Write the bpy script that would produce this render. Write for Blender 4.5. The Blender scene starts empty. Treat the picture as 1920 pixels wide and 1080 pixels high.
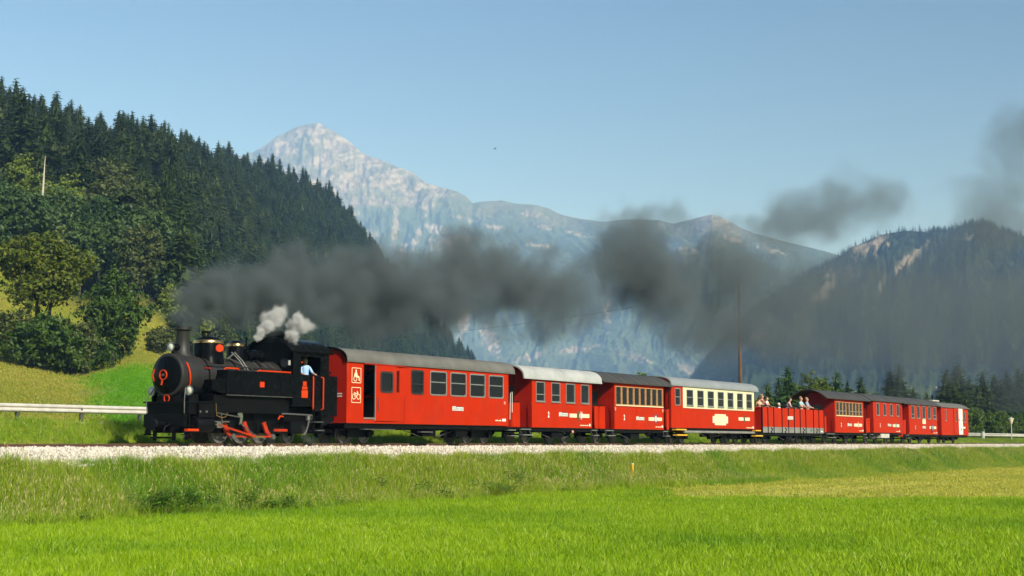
import bpy, bmesh, math, random
import numpy as np
from mathutils import Vector, Matrix, Euler
from math import sin, cos, pi, radians, sqrt, atan2, hypot

# ------------------------------------------------------------------ camera, sky, sun, exposure
SC = bpy.context.scene
COL = SC.collection
F = 2676.0; CXP, CYP, HOR, VPX = 960.0, 540.0, 830.0, 2646.0      # photograph's pinhole, in its own pixels
PITCH = math.atan((HOR - CYP) / F)
TA = math.atan((VPX - CXP) / F * math.cos(PITCH))                    # angle between view and track
ZC = 0.03                                                            # eye height above the rail head (z = 0)
D0 = 33.15                                                           # camera to track centre line
TD = np.array([sin(TA), cos(TA)]); TN = np.array([-cos(TA), sin(TA)])
TROT = pi / 2 - TA

cam_d = bpy.data.cameras.new('camera'); cam = bpy.data.objects.new('camera', cam_d); COL.objects.link(cam)
cam.location = (0, 0, ZC); cam.rotation_euler = (pi / 2 + PITCH, 0, 0)
cam_d.sensor_width = 36.0; cam_d.lens = F / 1920.0 * 36.0
cam_d.clip_start = 0.5; cam_d.clip_end = 60000
SC.camera = cam

SUN_EL = radians(35.0)
SUN_H = np.array([0.635, -0.772]); SUN_H /= np.linalg.norm(SUN_H)      # horizontal direction towards the sun
SUN_V = Vector((SUN_H[0] * cos(SUN_EL), SUN_H[1] * cos(SUN_EL), sin(SUN_EL)))
world = bpy.data.worlds.new('World'); SC.world = world; world.use_nodes = True
wn = world.node_tree.nodes; wl = world.node_tree.links
for n in list(wn): wn.remove(n)
sky = wn.new('ShaderNodeTexSky'); sky.sky_type = 'NISHITA'; sky.sun_disc = False
sky.sun_elevation = SUN_EL; sky.sun_rotation = atan2(SUN_H[0], SUN_H[1])
sky.altitude = 500; sky.air_density = 1.0; sky.dust_density = 0.0; sky.ozone_density = 8.0
bg = wn.new('ShaderNodeBackground'); bg.inputs['Strength'].default_value = 0.080
wo = wn.new('ShaderNodeOutputWorld')
wl.new(sky.outputs[0], bg.inputs[0]); wl.new(bg.outputs[0], wo.inputs[0])

sun_d = bpy.data.lights.new('sun', 'SUN'); sun = bpy.data.objects.new('sun', sun_d); COL.objects.link(sun)
sun_d.energy = 5.0; sun_d.angle = radians(0.53); sun_d.color = (0.88, 0.955, 1.0)
sun.rotation_euler = SUN_V.to_track_quat('Z', 'Y').to_euler(); sun.location = (200, -200, 300)

SC.view_settings.view_transform = 'Standard'; SC.view_settings.look = 'None'
SC.view_settings.exposure = 0.66; SC.view_settings.gamma = 1.0; SC.view_settings.use_curve_mapping = False
SC.render.engine = 'CYCLES'
cy = SC.cycles
cy.max_bounces = 6; cy.diffuse_bounces = 2; cy.glossy_bounces = 3; cy.transmission_bounces = 4
cy.transparent_max_bounces = 12; cy.volume_bounces = 0
cy.volume_step_rate = 2.0; cy.volume_max_steps = 256
cy.use_denoising = True; cy.use_adaptive_sampling = True; cy.adaptive_threshold = 0.02
cy.sample_clamp_indirect = 4.0

random.seed(7); RNG = np.random.default_rng(11)

# ------------------------------------------------------------------ coordinates
def ray(px, py):
    a, b = (px - CXP) / F, (CYP - py) / F
    return np.array([a, cos(PITCH) - b * sin(PITCH), sin(PITCH) + b * cos(PITCH)])
def at(px, py, dist):
    """a point in the place: along the sight line of (px, py), dist metres away over the ground"""
    r = ray(px, py); k = dist / hypot(r[0], r[1])
    return (r[0] * k, r[1] * k, r[2] * k + ZC)
def to_px(x, y, z):
    z = z - ZC
    zc = y * cos(PITCH) + z * sin(PITCH); yc = -y * sin(PITCH) + z * cos(PITCH)
    return CXP + F * x / zc, CYP - F * yc / zc
def tw(s, t, z=0.0):
    """track coordinates (along, across, up) to world"""
    return (TD[0] * s + TN[0] * (D0 + t), TD[1] * s + TN[1] * (D0 + t), z)

# ------------------------------------------------------------------ noise
def _hash(ix, iy, seed):
    n = (ix.astype(np.int64) * 374761393 + iy.astype(np.int64) * 668265263 + seed * 974634777) & 0x7fffffff
    n = ((n ^ (n >> 13)) * 1274126177) & 0x7fffffff
    return ((n ^ (n >> 16)) & 0xffff) / 65535.0
def vnoise(x, y, seed=0):
    x = np.asarray(x, float); y = np.asarray(y, float)
    ix = np.floor(x); iy = np.floor(y); fx = x - ix; fy = y - iy
    fx = fx * fx * fx * (fx * (fx * 6 - 15) + 10); fy = fy * fy * fy * (fy * (fy * 6 - 15) + 10)
    a = _hash(ix, iy, seed); b = _hash(ix + 1, iy, seed); c = _hash(ix, iy + 1, seed); d = _hash(ix + 1, iy + 1, seed)
    return (a * (1 - fx) + b * fx) * (1 - fy) + (c * (1 - fx) + d * fx) * fy
def fbm(x, y, seed=0, octv=5, gain=0.5):
    s = 0.0; a = 1.0; n = 0.0
    for i in range(octv):
        s = s + a * vnoise(np.asarray(x) * 2 ** i, np.asarray(y) * 2 ** i, seed + i * 17); n += a; a *= gain
    return s / n
def ridged(x, y, seed=0, octv=5, gain=0.5):
    s = 0.0; a = 1.0; n = 0.0
    for i in range(octv):
        s = s + a * (1 - np.abs(2 * vnoise(np.asarray(x) * 2 ** i, np.asarray(y) * 2 ** i, seed + i * 31) - 1)); n += a; a *= gain
    return s / n
def sstep(a, b, x):
    t = np.clip((np.asarray(x, float) - a) / (b - a), 0, 1); return t * t * (3 - 2 * t)

# ------------------------------------------------------------------ materials
MATS = {}
def new_mat(name):
    m = bpy.data.materials.new(name); m.use_nodes = True
    nt = m.node_tree
    for n in list(nt.nodes): nt.nodes.remove(n)
    out = nt.nodes.new('ShaderNodeOutputMaterial')
    MATS[name] = m
    return m, nt, out
def paint(name, col, rough=0.45, metal=0.0, var=0.12, scale=3.0, bump=0.0, dirt=None, spec=0.5, coat=0.0, fine=40.0, streak=0.0):
    """plain painted or bare surface with uneven colour, gloss and a little relief"""
    m, nt, out = new_mat(name); N = nt.nodes; L = nt.links
    b = N.new('ShaderNodeBsdfPrincipled'); L.new(b.outputs[0], out.inputs[0])
    tc = N.new('ShaderNodeTexCoord')
    n1 = N.new('ShaderNodeTexNoise'); n1.inputs['Scale'].default_value = scale; n1.inputs['Detail'].default_value = 6
    L.new(tc.outputs['Object'], n1.inputs['Vector'])
    r = N.new('ShaderNodeValToRGB'); r.color_ramp.elements[0].position = 0.3; r.color_ramp.elements[1].position = 0.72
    lo = [c * (1 - var) for c in col]; hi = [min(1, c * (1 + var)) for c in col]
    if dirt: lo = dirt
    r.color_ramp.elements[0].color = (*lo, 1); r.color_ramp.elements[1].color = (*hi, 1)
    L.new(n1.outputs['Fac'], r.inputs[0]); L.new(r.outputs[0], b.inputs['Base Color'])
    if streak:      # rain-washed dust in upright streaks
        mp = N.new('ShaderNodeMapping'); mp.inputs['Scale'].default_value = (5.0, 5.0, 0.5); L.new(tc.outputs['Object'], mp.inputs[0])
        n3 = N.new('ShaderNodeTexNoise'); n3.inputs['Scale'].default_value = 1.6; n3.inputs['Detail'].default_value = 5; L.new(mp.outputs[0], n3.inputs['Vector'])
        m3 = N.new('ShaderNodeMapRange'); m3.inputs['From Min'].default_value = .45; m3.inputs['From Max'].default_value = .8; m3.inputs['To Max'].default_value = streak; L.new(n3.outputs['Fac'], m3.inputs['Value'])
        x3 = N.new('ShaderNodeMix'); x3.data_type = 'RGBA'; x3.inputs[7].default_value = (0.16, 0.10, 0.07, 1); L.new(m3.outputs[0], x3.inputs[0]); L.new(r.outputs[0], x3.inputs[6]); L.new(x3.outputs[2], b.inputs['Base Color'])
    mr = N.new('ShaderNodeMapRange'); mr.inputs['To Min'].default_value = max(0.02, rough - 0.1); mr.inputs['To Max'].default_value = min(1, rough + 0.12)
    L.new(n1.outputs['Fac'], mr.inputs['Value']); L.new(mr.outputs[0], b.inputs['Roughness'])
    b.inputs['Metallic'].default_value = metal; b.inputs['Specular IOR Level'].default_value = spec
    b.inputs['Coat Weight'].default_value = coat
    if bump:
        n2 = N.new('ShaderNodeTexNoise'); n2.inputs['Scale'].default_value = fine; n2.inputs['Detail'].default_value = 3
        L.new(tc.outputs['Object'], n2.inputs['Vector'])
        bp = N.new('ShaderNodeBump'); bp.inputs['Strength'].default_value = bump; bp.inputs['Distance'].default_value = 0.02
        L.new(n2.outputs['Fac'], bp.inputs['Height']); L.new(bp.outputs[0], b.inputs['Normal'])
    return m
def glass_mat(name, tint=(0.55, 0.6, 0.6), refl=0.06):
    m, nt, out = new_mat(name); N = nt.nodes; L = nt.links
    t = N.new('ShaderNodeBsdfTransparent'); t.inputs[0].default_value = (*tint, 1)
    g = N.new('ShaderNodeBsdfGlossy'); g.inputs['Roughness'].default_value = 0.03
    fr = N.new('ShaderNodeFresnel'); fr.inputs[0].default_value = 1.45
    ad = N.new('ShaderNodeMath'); ad.operation = 'ADD'; ad.inputs[1].default_value = refl - 0.03
    mx = N.new('ShaderNodeMixShader')
    L.new(fr.outputs[0], ad.inputs[0]); L.new(ad.outputs[0], mx.inputs[0])
    L.new(t.outputs[0], mx.inputs[1]); L.new(g.outputs[0], mx.inputs[2]); L.new(mx.outputs[0], out.inputs[0])
    return m
def leaf_mat(name, c0, c1, c2=None, trans=0.25, rough=0.55, patch=0.0, pcol=None, pscale=0.12):
    """foliage or grass: colour differs from plant to plant (and in patches over the ground)"""
    m, nt, out = new_mat(name); N = nt.nodes; L = nt.links
    oi = N.new('ShaderNodeObjectInfo'); geo = N.new('ShaderNodeNewGeometry')
    r = N.new('ShaderNodeValToRGB'); e = r.color_ramp.elements
    e[0].color = (*c0, 1); e[1].color = (*c1, 1)
    if c2: x = e.new(0.85); x.color = (*c1, 1); e[2].color = (*c2, 1)
    ad = N.new('ShaderNodeMath'); ad.operation = 'MULTIPLY_ADD'; ad.inputs[1].default_value = 0.6
    mu = N.new('ShaderNodeMath'); mu.operation = 'MULTIPLY'; mu.inputs[1].default_value = 0.4
    L.new(geo.outputs['Random Per Island'], mu.inputs[0])
    L.new(oi.outputs['Random'], ad.inputs[0]); L.new(mu.outputs[0], ad.inputs[2]); L.new(ad.outputs[0], r.inputs[0])
    colsock = r.outputs[0]
    if patch:
        nz = N.new('ShaderNodeTexNoise'); nz.inputs['Scale'].default_value = pscale; nz.inputs['Detail'].default_value = 4
        L.new(oi.outputs['Location'], nz.inputs['Vector'])
        rr = N.new('ShaderNodeValToRGB'); rr.color_ramp.elements[0].position = 0.46; rr.color_ramp.elements[1].position = 0.62
        L.new(nz.outputs['Fac'], rr.inputs[0])
        ml = N.new('ShaderNodeMath'); ml.operation = 'MULTIPLY'; ml.inputs[1].default_value = patch
        L.new(rr.outputs[0], ml.inputs[0])
        mx = N.new('ShaderNodeMix'); mx.data_type = 'RGBA'; mx.inputs[7].default_value = (*pcol, 1)
        L.new(ml.outputs[0], mx.inputs[0]); L.new(colsock, mx.inputs[6]); colsock = mx.outputs[2]
    b = N.new('ShaderNodeBsdfPrincipled'); b.inputs['Roughness'].default_value = rough; b.inputs['Specular IOR Level'].default_value = 0.25
    t = N.new('ShaderNodeBsdfTranslucent'); ms = N.new('ShaderNodeMixShader'); ms.inputs[0].default_value = trans
    L.new(colsock, b.inputs['Base Color']); L.new(colsock, t.inputs[0])
    L.new(b.outputs[0], ms.inputs[1]); L.new(t.outputs[0], ms.inputs[2]); L.new(ms.outputs[0], out.inputs[0])
    return m
def ground_mat(name, fine=6.0, amt=0.35, bump=0.3, dist=0.05, rough=0.9):
    """terrain whose own colours are stored per vertex, with finer speckle on top"""
    m, nt, out = new_mat(name); N = nt.nodes; L = nt.links
    b = N.new('ShaderNodeBsdfPrincipled'); b.inputs['Roughness'].default_value = rough; b.inputs['Specular IOR Level'].default_value = 0.03
    a = N.new('ShaderNodeAttribute'); a.attribute_name = 'col'
    tc = N.new('ShaderNodeTexCoord')
    nz = N.new('ShaderNodeTexNoise'); nz.inputs['Scale'].default_value = fine; nz.inputs['Detail'].default_value = 8; nz.inputs['Roughness'].default_value = 0.65
    L.new(tc.outputs['Object'], nz.inputs['Vector'])
    mr = N.new('ShaderNodeMapRange'); mr.inputs['From Min'].default_value = 0.25; mr.inputs['From Max'].default_value = 0.75
    mr.inputs['To Min'].default_value = 1 - amt; mr.inputs['To Max'].default_value = 1 + amt
    L.new(nz.outputs['Fac'], mr.inputs['Value'])
    vm = N.new('ShaderNodeVectorMath'); vm.operation = 'SCALE'
    L.new(a.outputs['Color'], vm.inputs[0]); L.new(mr.outputs[0], vm.inputs['Scale'])
    L.new(vm.outputs[0], b.inputs['Base Color'])
    bp = N.new('ShaderNodeBump'); bp.inputs['Strength'].default_value = bump; bp.inputs['Distance'].default_value = dist
    L.new(nz.outputs['Fac'], bp.inputs['Height']); L.new(bp.outputs[0], b.inputs['Normal'])
    L.new(b.outputs[0], out.inputs[0])
    return m

RED = (0.47, 0.020, 0.0012)
paint('red_paint', RED, 0.45, var=0.09, scale=1.6, spec=0.05, streak=0.22)
paint('red_dark', (0.40, 0.013, 0.004), 0.45, var=0.1, spec=.2)
paint('cream_paint', (0.74, 0.65, 0.42), 0.42, var=0.06)
paint('roof_grey', (0.135, 0.13, 0.115), 0.6, streak=.3, var=0.25, scale=1.3, bump=0.1)
paint('roof_white', (0.40, 0.40, 0.385), 0.5, var=0.16, scale=1.5, bump=0.1)
paint('roof_dark', (0.055, 0.053, 0.05), 0.6, var=0.2, scale=1.4, bump=0.1)
paint('roof_blue_grey', (0.24, 0.255, 0.265), 0.5, var=0.12, scale=1.4, bump=0.1)
paint('black_frame', (0.004, 0.004, 0.004), 0.5, spec=0.12, var=0.4, scale=6, bump=0.2)
paint('loco_black', (0.0035, 0.004, 0.0045), 0.24, var=0.3, scale=4, spec=0.06)
paint('loco_soot', (0.022, 0.0205, 0.0185), 0.5, spec=0.4, var=0.3, scale=5, bump=0.1)
paint('brass', (0.75, 0.45, 0.18), 0.25, metal=1.0)
paint('steel_bright', (0.55, 0.53, 0.5), 0.28, metal=1.0)
paint('steel_dull', (0.20, 0.19, 0.18), 0.45, metal=0.7, var=0.3, scale=9)
paint('aluminium', (0.56, 0.56, 0.55), 0.35, metal=0.85)
paint('wood_trim', (0.42, 0.24, 0.10), 0.55, var=0.25, scale=8)
paint('wood_seat', (0.30, 0.13, 0.05), 0.5, var=0.2, scale=6)
paint('cabin_wall', (0.05, 0.035, 0.02), 0.6)
paint('white_paint', (0.78, 0.76, 0.70), 0.5, var=0.05)
paint('cream_mark', (0.86, 0.72, 0.46), 0.5, var=0.04)
paint('black_mark', (0.02, 0.02, 0.02), 0.5)
paint('brown_mark', (0.10, 0.07, 0.03), 0.5)
paint('pink_mark', (0.75, 0.30, 0.25), 0.5)
paint('blue_mark', (0.08, 0.12, 0.35), 0.5)
paint('green_mark', (0.02, 0.20, 0.16), 0.5)
paint('orange_red', (0.62, 0.045, 0.004), 0.42, var=0.06, spec=.25)
paint('rod_red', (0.40, 0.028, 0.005), 0.4, var=0.3, scale=7, spec=.3)
paint('yellow_paint', (0.75, 0.42, 0.03), 0.5, var=0.12)
paint('grey_plank', (0.22, 0.21, 0.19), 0.75, var=0.2, bump=0.2)
paint('rail_rust', (0.11, 0.055, 0.03), 0.7, var=0.3, scale=5, bump=0.2)
paint('sleeper_wood', (0.07, 0.055, 0.045), 0.85, var=0.3, scale=10, bump=0.3)
paint('galvanised', (0.62, 0.58, 0.50), 0.5, metal=0.15, var=0.14, scale=2.5)
paint('post_dark', (0.05, 0.055, 0.055), 0.6, var=0.2)
paint('asphalt', (0.055, 0.054, 0.052), 0.85, var=0.2, scale=3, bump=0.3)
paint('pole_wood', (0.16, 0.075, 0.035), 0.85, var=0.35, scale=4, bump=0.3)
paint('bark', (0.075, 0.06, 0.045), 0.9, var=0.35, scale=6, bump=0.4)
paint('pale_bark', (0.50, 0.45, 0.38), 0.85, var=0.2, scale=5, bump=0.3)
paint('stone_light', (0.62, 0.57, 0.50), 0.85, var=0.2, scale=2, bump=0.2)
paint('lamp_glass', (0.80, 0.74, 0.60), 0.12, spec=0.6)
paint('wire_black', (0.03, 0.03, 0.03), 0.5)
paint('house_white', (0.74, 0.71, 0.66), 0.8, var=0.06)
paint('house_roof', (0.22, 0.10, 0.07), 0.8, var=0.2)
paint('house_window', (0.03, 0.035, 0.04), 0.2)
paint('skin', (0.55, 0.30, 0.20), 0.55, var=0.06)
paint('hair_brown', (0.06, 0.035, 0.02), 0.6)
paint('hair_fair', (0.38, 0.24, 0.11), 0.6)
paint('hair_white', (0.70, 0.66, 0.60), 0.6)
for nm, c in dict(cloth_white=(0.78, 0.76, 0.74), cloth_teal=(0.30, 0.50, 0.55), cloth_blue=(0.25, 0.33, 0.48), cloth_pink=(0.62, 0.36, 0.40),
                  cloth_peach=(0.70, 0.42, 0.28), cloth_shirt=(0.34, 0.52, 0.80), cloth_dark=(0.03, 0.03, 0.04), cloth_brown=(0.30, 0.12, 0.07),
                  cloth_coral=(0.72, 0.28, 0.22), cloth_ochre=(0.55, 0.32, 0.04)).items():
    paint(nm, c, 0.85, var=0.1, scale=8)
glass_mat('window_glass'); glass_mat('clear_glass', (0.85, 0.87, 0.86), 0.05)
M = MATS

# ------------------------------------------------------------------ mesh building
class MB:
    def __init__(s): s.v = []; s.f = []
    def add(s, vs, fs):
        o = len(s.v); s.v += [tuple(p) for p in vs]; s.f += [tuple(i + o for i in f) for f in fs]; return s
    def box(s, x0, x1, y0, y1, z0, z1):
        return s.add([(x0, y0, z0), (x1, y0, z0), (x1, y1, z0), (x0, y1, z0), (x0, y0, z1), (x1, y0, z1), (x1, y1, z1), (x0, y1, z1)],
                     [(0, 3, 2, 1), (4, 5, 6, 7), (0, 1, 5, 4), (1, 2, 6, 5), (2, 3, 7, 6), (3, 0, 4, 7)])
    def bbox(s, x0, x1, y0, y1, z0, z1, c=0.015):
        """box with its vertical and long edges chamfered (an octagon section along x)"""
        sec = [(y0 + c, z0), (y1 - c, z0), (y1, z0 + c), (y1, z1 - c), (y1 - c, z1), (y0 + c, z1), (y0, z1 - c), (y0, z0 + c)]
        return s.prism_x(sec, x0, x1)
    def prism_x(s, sec, x0, x1):
        n = len(sec)
        return s.add([(x0, y, z) for y, z in sec] + [(x1, y, z) for y, z in sec],
                     [tuple(range(n - 1, -1, -1)), tuple(range(n, 2 * n))] + [(i, (i + 1) % n, n + (i + 1) % n, n + i) for i in range(n)])
    def prism_y(s, sec, y0, y1):
        n = len(sec)   # sec in (x, z)
        return s.add([(x, y0, z) for x, z in sec] + [(x, y1, z) for x, z in sec],
                     [tuple(range(n)), tuple(range(2 * n - 1, n - 1, -1))] + [((i + 1) % n, i, n + i, n + (i + 1) % n) for i in range(n)])
    def prism_z(s, sec, z0, z1):
        n = len(sec)
        return s.add([(x, y, z0) for x, y in sec] + [(x, y, z1) for x, y in sec],
                     [tuple(range(n - 1, -1, -1)), tuple(range(n, 2 * n))] + [(i, (i + 1) % n, n + (i + 1) % n, n + i) for i in range(n)])
    def cyl(s, p0, p1, r0, r1=None, n=12, cap=True):
        r1 = r0 if r1 is None else r1
        p0 = Vector(p0); p1 = Vector(p1); d = (p1 - p0).normalized()
        u = d.orthogonal().normalized(); w = d.cross(u)
        vs = []
        for p, r in ((p0, r0), (p1, r1)):
            for i in range(n):
                a = 2 * pi * i / n; vs.append(p + (u * cos(a) + w * sin(a)) * r)
        fs = [(i, (i + 1) % n, n + (i + 1) % n, n + i) for i in range(n)]
        if cap: fs += [tuple(range(n - 1, -1, -1)), tuple(range(n, 2 * n))]
        return s.add(vs, fs)
    def tube(s, pts, r, n=6):
        pts = [Vector(p) for p in pts]; rs = r if isinstance(r, (list, tuple)) else [r] * len(pts)
        vs = []; u = None
        for i, p in enumerate(pts):
            d = (pts[min(i + 1, len(pts) - 1)] - pts[max(i - 1, 0)]).normalized()
            if u is None: u = d.orthogonal().normalized()
            u = (u - d * u.dot(d)).normalized(); w = d.cross(u)
            for k in range(n):
                a = 2 * pi * k / n; vs.append(p + (u * cos(a) + w * sin(a)) * rs[i])
        fs = []
        for i in range(len(pts) - 1):
            for k in range(n): fs.append((i * n + k, i * n + (k + 1) % n, (i + 1) * n + (k + 1) % n, (i + 1) * n + k))
        fs += [tuple(range(n - 1, -1, -1)), tuple(range((len(pts) - 1) * n, len(pts) * n))]
        return s.add(vs, fs)
    def lathe(s, prof, c=(0, 0, 0), axis='z', n=20):
        """prof: (radius, height along axis)"""
        vs = []
        for r, h in prof:
            for i in range(n):
                a = 2 * pi * i / n; p = (r * cos(a), r * sin(a), h)
                if axis == 'x': p = (h, p[0], p[1])
                elif axis == 'y': p = (p[1], h, p[0])
                vs.append((p[0] + c[0], p[1] + c[1], p[2] + c[2]))
        m = len(prof); fs = []
        for j in range(m - 1):
            for i in range(n): fs.append((j * n + i, j * n + (i + 1) % n, (j + 1) * n + (i + 1) % n, (j + 1) * n + i))
        if prof[0] != prof[-1]: fs += [tuple(range(n - 1, -1, -1)), tuple(range((m - 1) * n, m * n))]
        return s.add(vs, fs)
    def ball(s, c, r, n=10, m=6):
        rr = r if isinstance(r, (tuple, list)) else (r, r, r)
        vs = [(c[0], c[1], c[2] + rr[2])]
        for j in range(1, m):
            t = pi * j / m
            for i in range(n):
                a = 2 * pi * i / n; vs.append((c[0] + rr[0] * sin(t) * cos(a), c[1] + rr[1] * sin(t) * sin(a), c[2] + rr[2] * cos(t)))
        vs.append((c[0], c[1], c[2] - rr[2])); e = len(vs) - 1
        fs = [(0, 1 + i, 1 + (i + 1) % n) for i in range(n)]
        for j in range(m - 2):
            for i in range(n): fs.append((1 + j * n + i, 1 + (j + 1) * n + i, 1 + (j + 1) * n + (i + 1) % n, 1 + j * n + (i + 1) % n))
        fs += [(e, 1 + (m - 2) * n + (i + 1) % n, 1 + (m - 2) * n + i) for i in range(n)]
        return s.add(vs, fs)
    def ring(s, outer, inner, y0, y1):
        """frame between two outlines with the same number of (x, z) points"""
        n = len(outer)
        vs = [(x, y0, z) for x, z in outer] + [(x, y0, z) for x, z in inner] + [(x, y1, z) for x, z in outer] + [(x, y1, z) for x, z in inner]
        fs = []
        for i in range(n):
            j = (i + 1) % n
            fs += [(i, j, n + j, n + i), (2 * n + j, 2 * n + i, 3 * n + i, 3 * n + j), (j, i, 2 * n + i, 2 * n + j), (n + i, n + j, 3 * n + j, 3 * n + i)]
        return s.add(vs, fs)
    def mesh(s, name, mat=None, smooth=True, angle=35):
        me = bpy.data.meshes.new(name); me.from_pydata(s.v, [], s.f)
        if mat is not None: me.materials.append(mat)
        if smooth:
            me.polygons.foreach_set('use_smooth', [True] * len(me.polygons)); me.set_sharp_from_angle(angle=radians(angle))
        me.update(); return me
    def build(s, name, mat, parent=None, smooth=True):
        return link(bpy.data.objects.new(name, s.mesh(name, M[mat] if isinstance(mat, str) else mat, smooth)), parent)

def link(o, parent=None):
    COL.objects.link(o)
    if parent is not None: o.parent = parent
    return o
def tag(o, label=None, cat=None, group=None, kind=None):
    if label: o['label'] = label
    if cat: o['category'] = cat
    if group: o['group'] = group
    if kind: o['kind'] = kind
    return o
def empty(name, loc, rz=0.0, label=None, cat=None, group=None):
    o = bpy.data.objects.new(name, None); o.empty_display_size = 0.3; COL.objects.link(o)
    o.location = loc; o.rotation_euler = (0, 0, rz)
    return tag(o, label, cat, group)
def rrect(x0, x1, z0, z1, r, k=4):
    pts = []
    for cx, cz, a0 in ((x1 - r, z1 - r, 0), (x0 + r, z1 - r, 90), (x0 + r, z0 + r, 180), (x1 - r, z0 + r, 270)):
        for i in range(k + 1):
            a = radians(a0 + 90 * i / k); pts.append((cx + r * cos(a), cz + r * sin(a)))
    return pts
def text_mesh(txt, h, bold=0.0):
    cu = bpy.data.curves.new('lettering', 'FONT'); cu.body = txt; cu.size = h * 1.4; cu.align_x = 'CENTER'; cu.align_y = 'CENTER'
    cu.offset = bold; cu.extrude = 0.0; cu.resolution_u = 2
    o = bpy.data.objects.new('lettering', cu); COL.objects.link(o)
    dg = bpy.context.evaluated_depsgraph_get(); me = bpy.data.meshes.new_from_object(o.evaluated_get(dg))
    bpy.data.objects.remove(o); bpy.data.curves.remove(cu)
    return me
def lettering(txt, x, z, w, h, mat, parent, y=-1.162, bold=0.0, name='lettering', end=False):
    """flat letters on the near side wall (or, with end=True, on a wall facing the front)"""
    me = text_mesh(txt, h, bold)
    n = len(me.vertices); co = np.empty(n * 3); me.vertices.foreach_get('co', co); co = co.reshape(-1, 3)
    k = w / max(1e-6, co[:, 0].max() - co[:, 0].min()); kz = h / max(1e-6, co[:, 1].max() - co[:, 1].min())
    cx = (co[:, 0].max() + co[:, 0].min()) / 2; cz = (co[:, 1].max() + co[:, 1].min()) / 2
    if end: new = np.c_[np.full(n, x), y - (co[:, 0] - cx) * k, z + (co[:, 1] - cz) * kz]
    else: new = np.c_[x + (co[:, 0] - cx) * k, np.full(n, y), z + (co[:, 1] - cz) * kz]
    me.vertices.foreach_set('co', new.ravel()); me.materials.clear(); me.materials.append(M[mat]); me.name = name; me.update()
    return link(bpy.data.objects.new(name, me), parent)
def copy_tree(o, parent=None):
    c = o.copy(); COL.objects.link(c); c.parent = parent
    for ch in o.children: copy_tree(ch, c)
    return c

# ------------------------------------------------------------------ terrain
def grid_mesh(name, X, Y, Z, C, mat, parent=None, kind='structure', label=None, cat=None):
    nr, nc = X.shape
    co = np.stack([X, Y, Z], -1).reshape(-1, 3)
    i = np.arange(nr * nc).reshape(nr, nc)
    q = np.stack([i[:-1, :-1], i[:-1, 1:], i[1:, 1:], i[1:, :-1]], -1).reshape(-1, 4)
    me = bpy.data.meshes.new(name)
    me.vertices.add(len(co)); me.vertices.foreach_set('co', co.ravel())
    me.loops.add(q.size); me.loops.foreach_set('vertex_index', q.ravel().astype(np.int32))
    me.polygons.add(len(q)); me.polygons.foreach_set('loop_start', np.arange(0, q.size, 4, dtype=np.int32))
    me.polygons.foreach_set('use_smooth', np.ones(len(q), bool))
    me.update(calc_edges=True)
    if C is not None:
        a = me.attributes.new('col', 'FLOAT_COLOR', 'POINT')
        a.data.foreach_set('color', np.c_[C.reshape(-1, 3), np.ones(len(co))].ravel().astype(np.float32))
    me.materials.append(mat)
    o = link(bpy.data.objects.new(name, me), parent)
    return tag(o, label, cat, None, kind)
def mixc(a, b, w): return np.asarray(a) * (1 - w[..., None]) + np.asarray(b) * w[..., None]

def road_z(s): return 0.75 - 0.33 * sstep(70, 125, s)
def ground_z(s, t):
    s = np.asarray(s, float); t = np.asarray(t, float)
    zr = road_z(s)
    bumps = (fbm(s * 0.35, t * 0.5, 3, 4) - 0.5)
    tt = np.array([-400, -33, -6.2, -5.0, -4.4, -2.5, -2.2, 0, 2.2])
    zz = np.array([-1.9, -1.9, -1.95, -1.93, -1.72, -0.62, -0.52, -0.45, -0.42])
    near = np.interp(t, tt, zz) + bumps * 0.35 * sstep(-2.4, -3.2, t) * sstep(-7.5, -4.5, t) + bumps * 0.12 * sstep(-4.5, -8, t)
    k = np.clip((t - 2.2) / 4.7, 0, 1); k = k * k * (3 - 2 * k)
    far = -0.42 + (zr - 0.02 + 0.42) * k + bumps * 0.25 * sstep(2.4, 3.4, t) * sstep(7.0, 6.2, t)
    far = np.where(t > 13.5, zr - 0.1 + (fbm(s * 0.02, t * 0.02, 9, 3) - 0.5) * 0.6 * sstep(14, 40, t), far)
    far = np.where((t > 7.0) & (t <= 13.5), zr - 0.06, far)
    return np.where(t > 2.2, far, near)
def ground_col(s, t):
    s, t = np.broadcast_arrays(np.asarray(s, float), np.asarray(t, float))
    X = TD[0] * s + TN[0] * (D0 + t); Y = TD[1] * s + TN[1] * (D0 + t)
    n = fbm(X * 0.25, Y * 0.25, 21, 5); n2 = fbm(X * 1.3, Y * 1.3, 22, 4)
    c = mixc((0.10, 0.19, 0.006), (0.16, 0.25, 0.012), sstep(0.35, 0.65, n))
    mown = mown_w(X, Y, t)
    c = mixc(c, (0.30, 0.29, 0.04), mown * (0.6 + 0.4 * n2))
    c = mixc(c, (0.46, 0.42, 0.13), mown * sstep(.62, .8, vnoise(t * .55, s * .02, 47)) * .8)
    bank = sstep(-5.6, -4.6, t + (n2 - 0.5) * 0.8)
    c = c * (1 - bank[..., None]) + mixc((0.13, 0.19, 0.012), (0.22, 0.22, 0.03), sstep(0.35, 0.65, n2)) * bank[..., None]
    farw = sstep(2.0, 2.6, t)
    fc = mixc((0.12, 0.19, 0.012), (0.24, 0.24, 0.03), sstep(0.4, 0.7, n2))
    c = c * (1 - farw[..., None]) + fc * farw[..., None]
    v = sstep(13.5, 15, t)
    vc = mixc((0.075, 0.13, 0.02), (0.12, 0.17, 0.04), sstep(0.4, 0.6, fbm(X * .01, Y * .01, 5, 4)))
    return c * (1 - v[..., None]) + vc * v[..., None]
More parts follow.
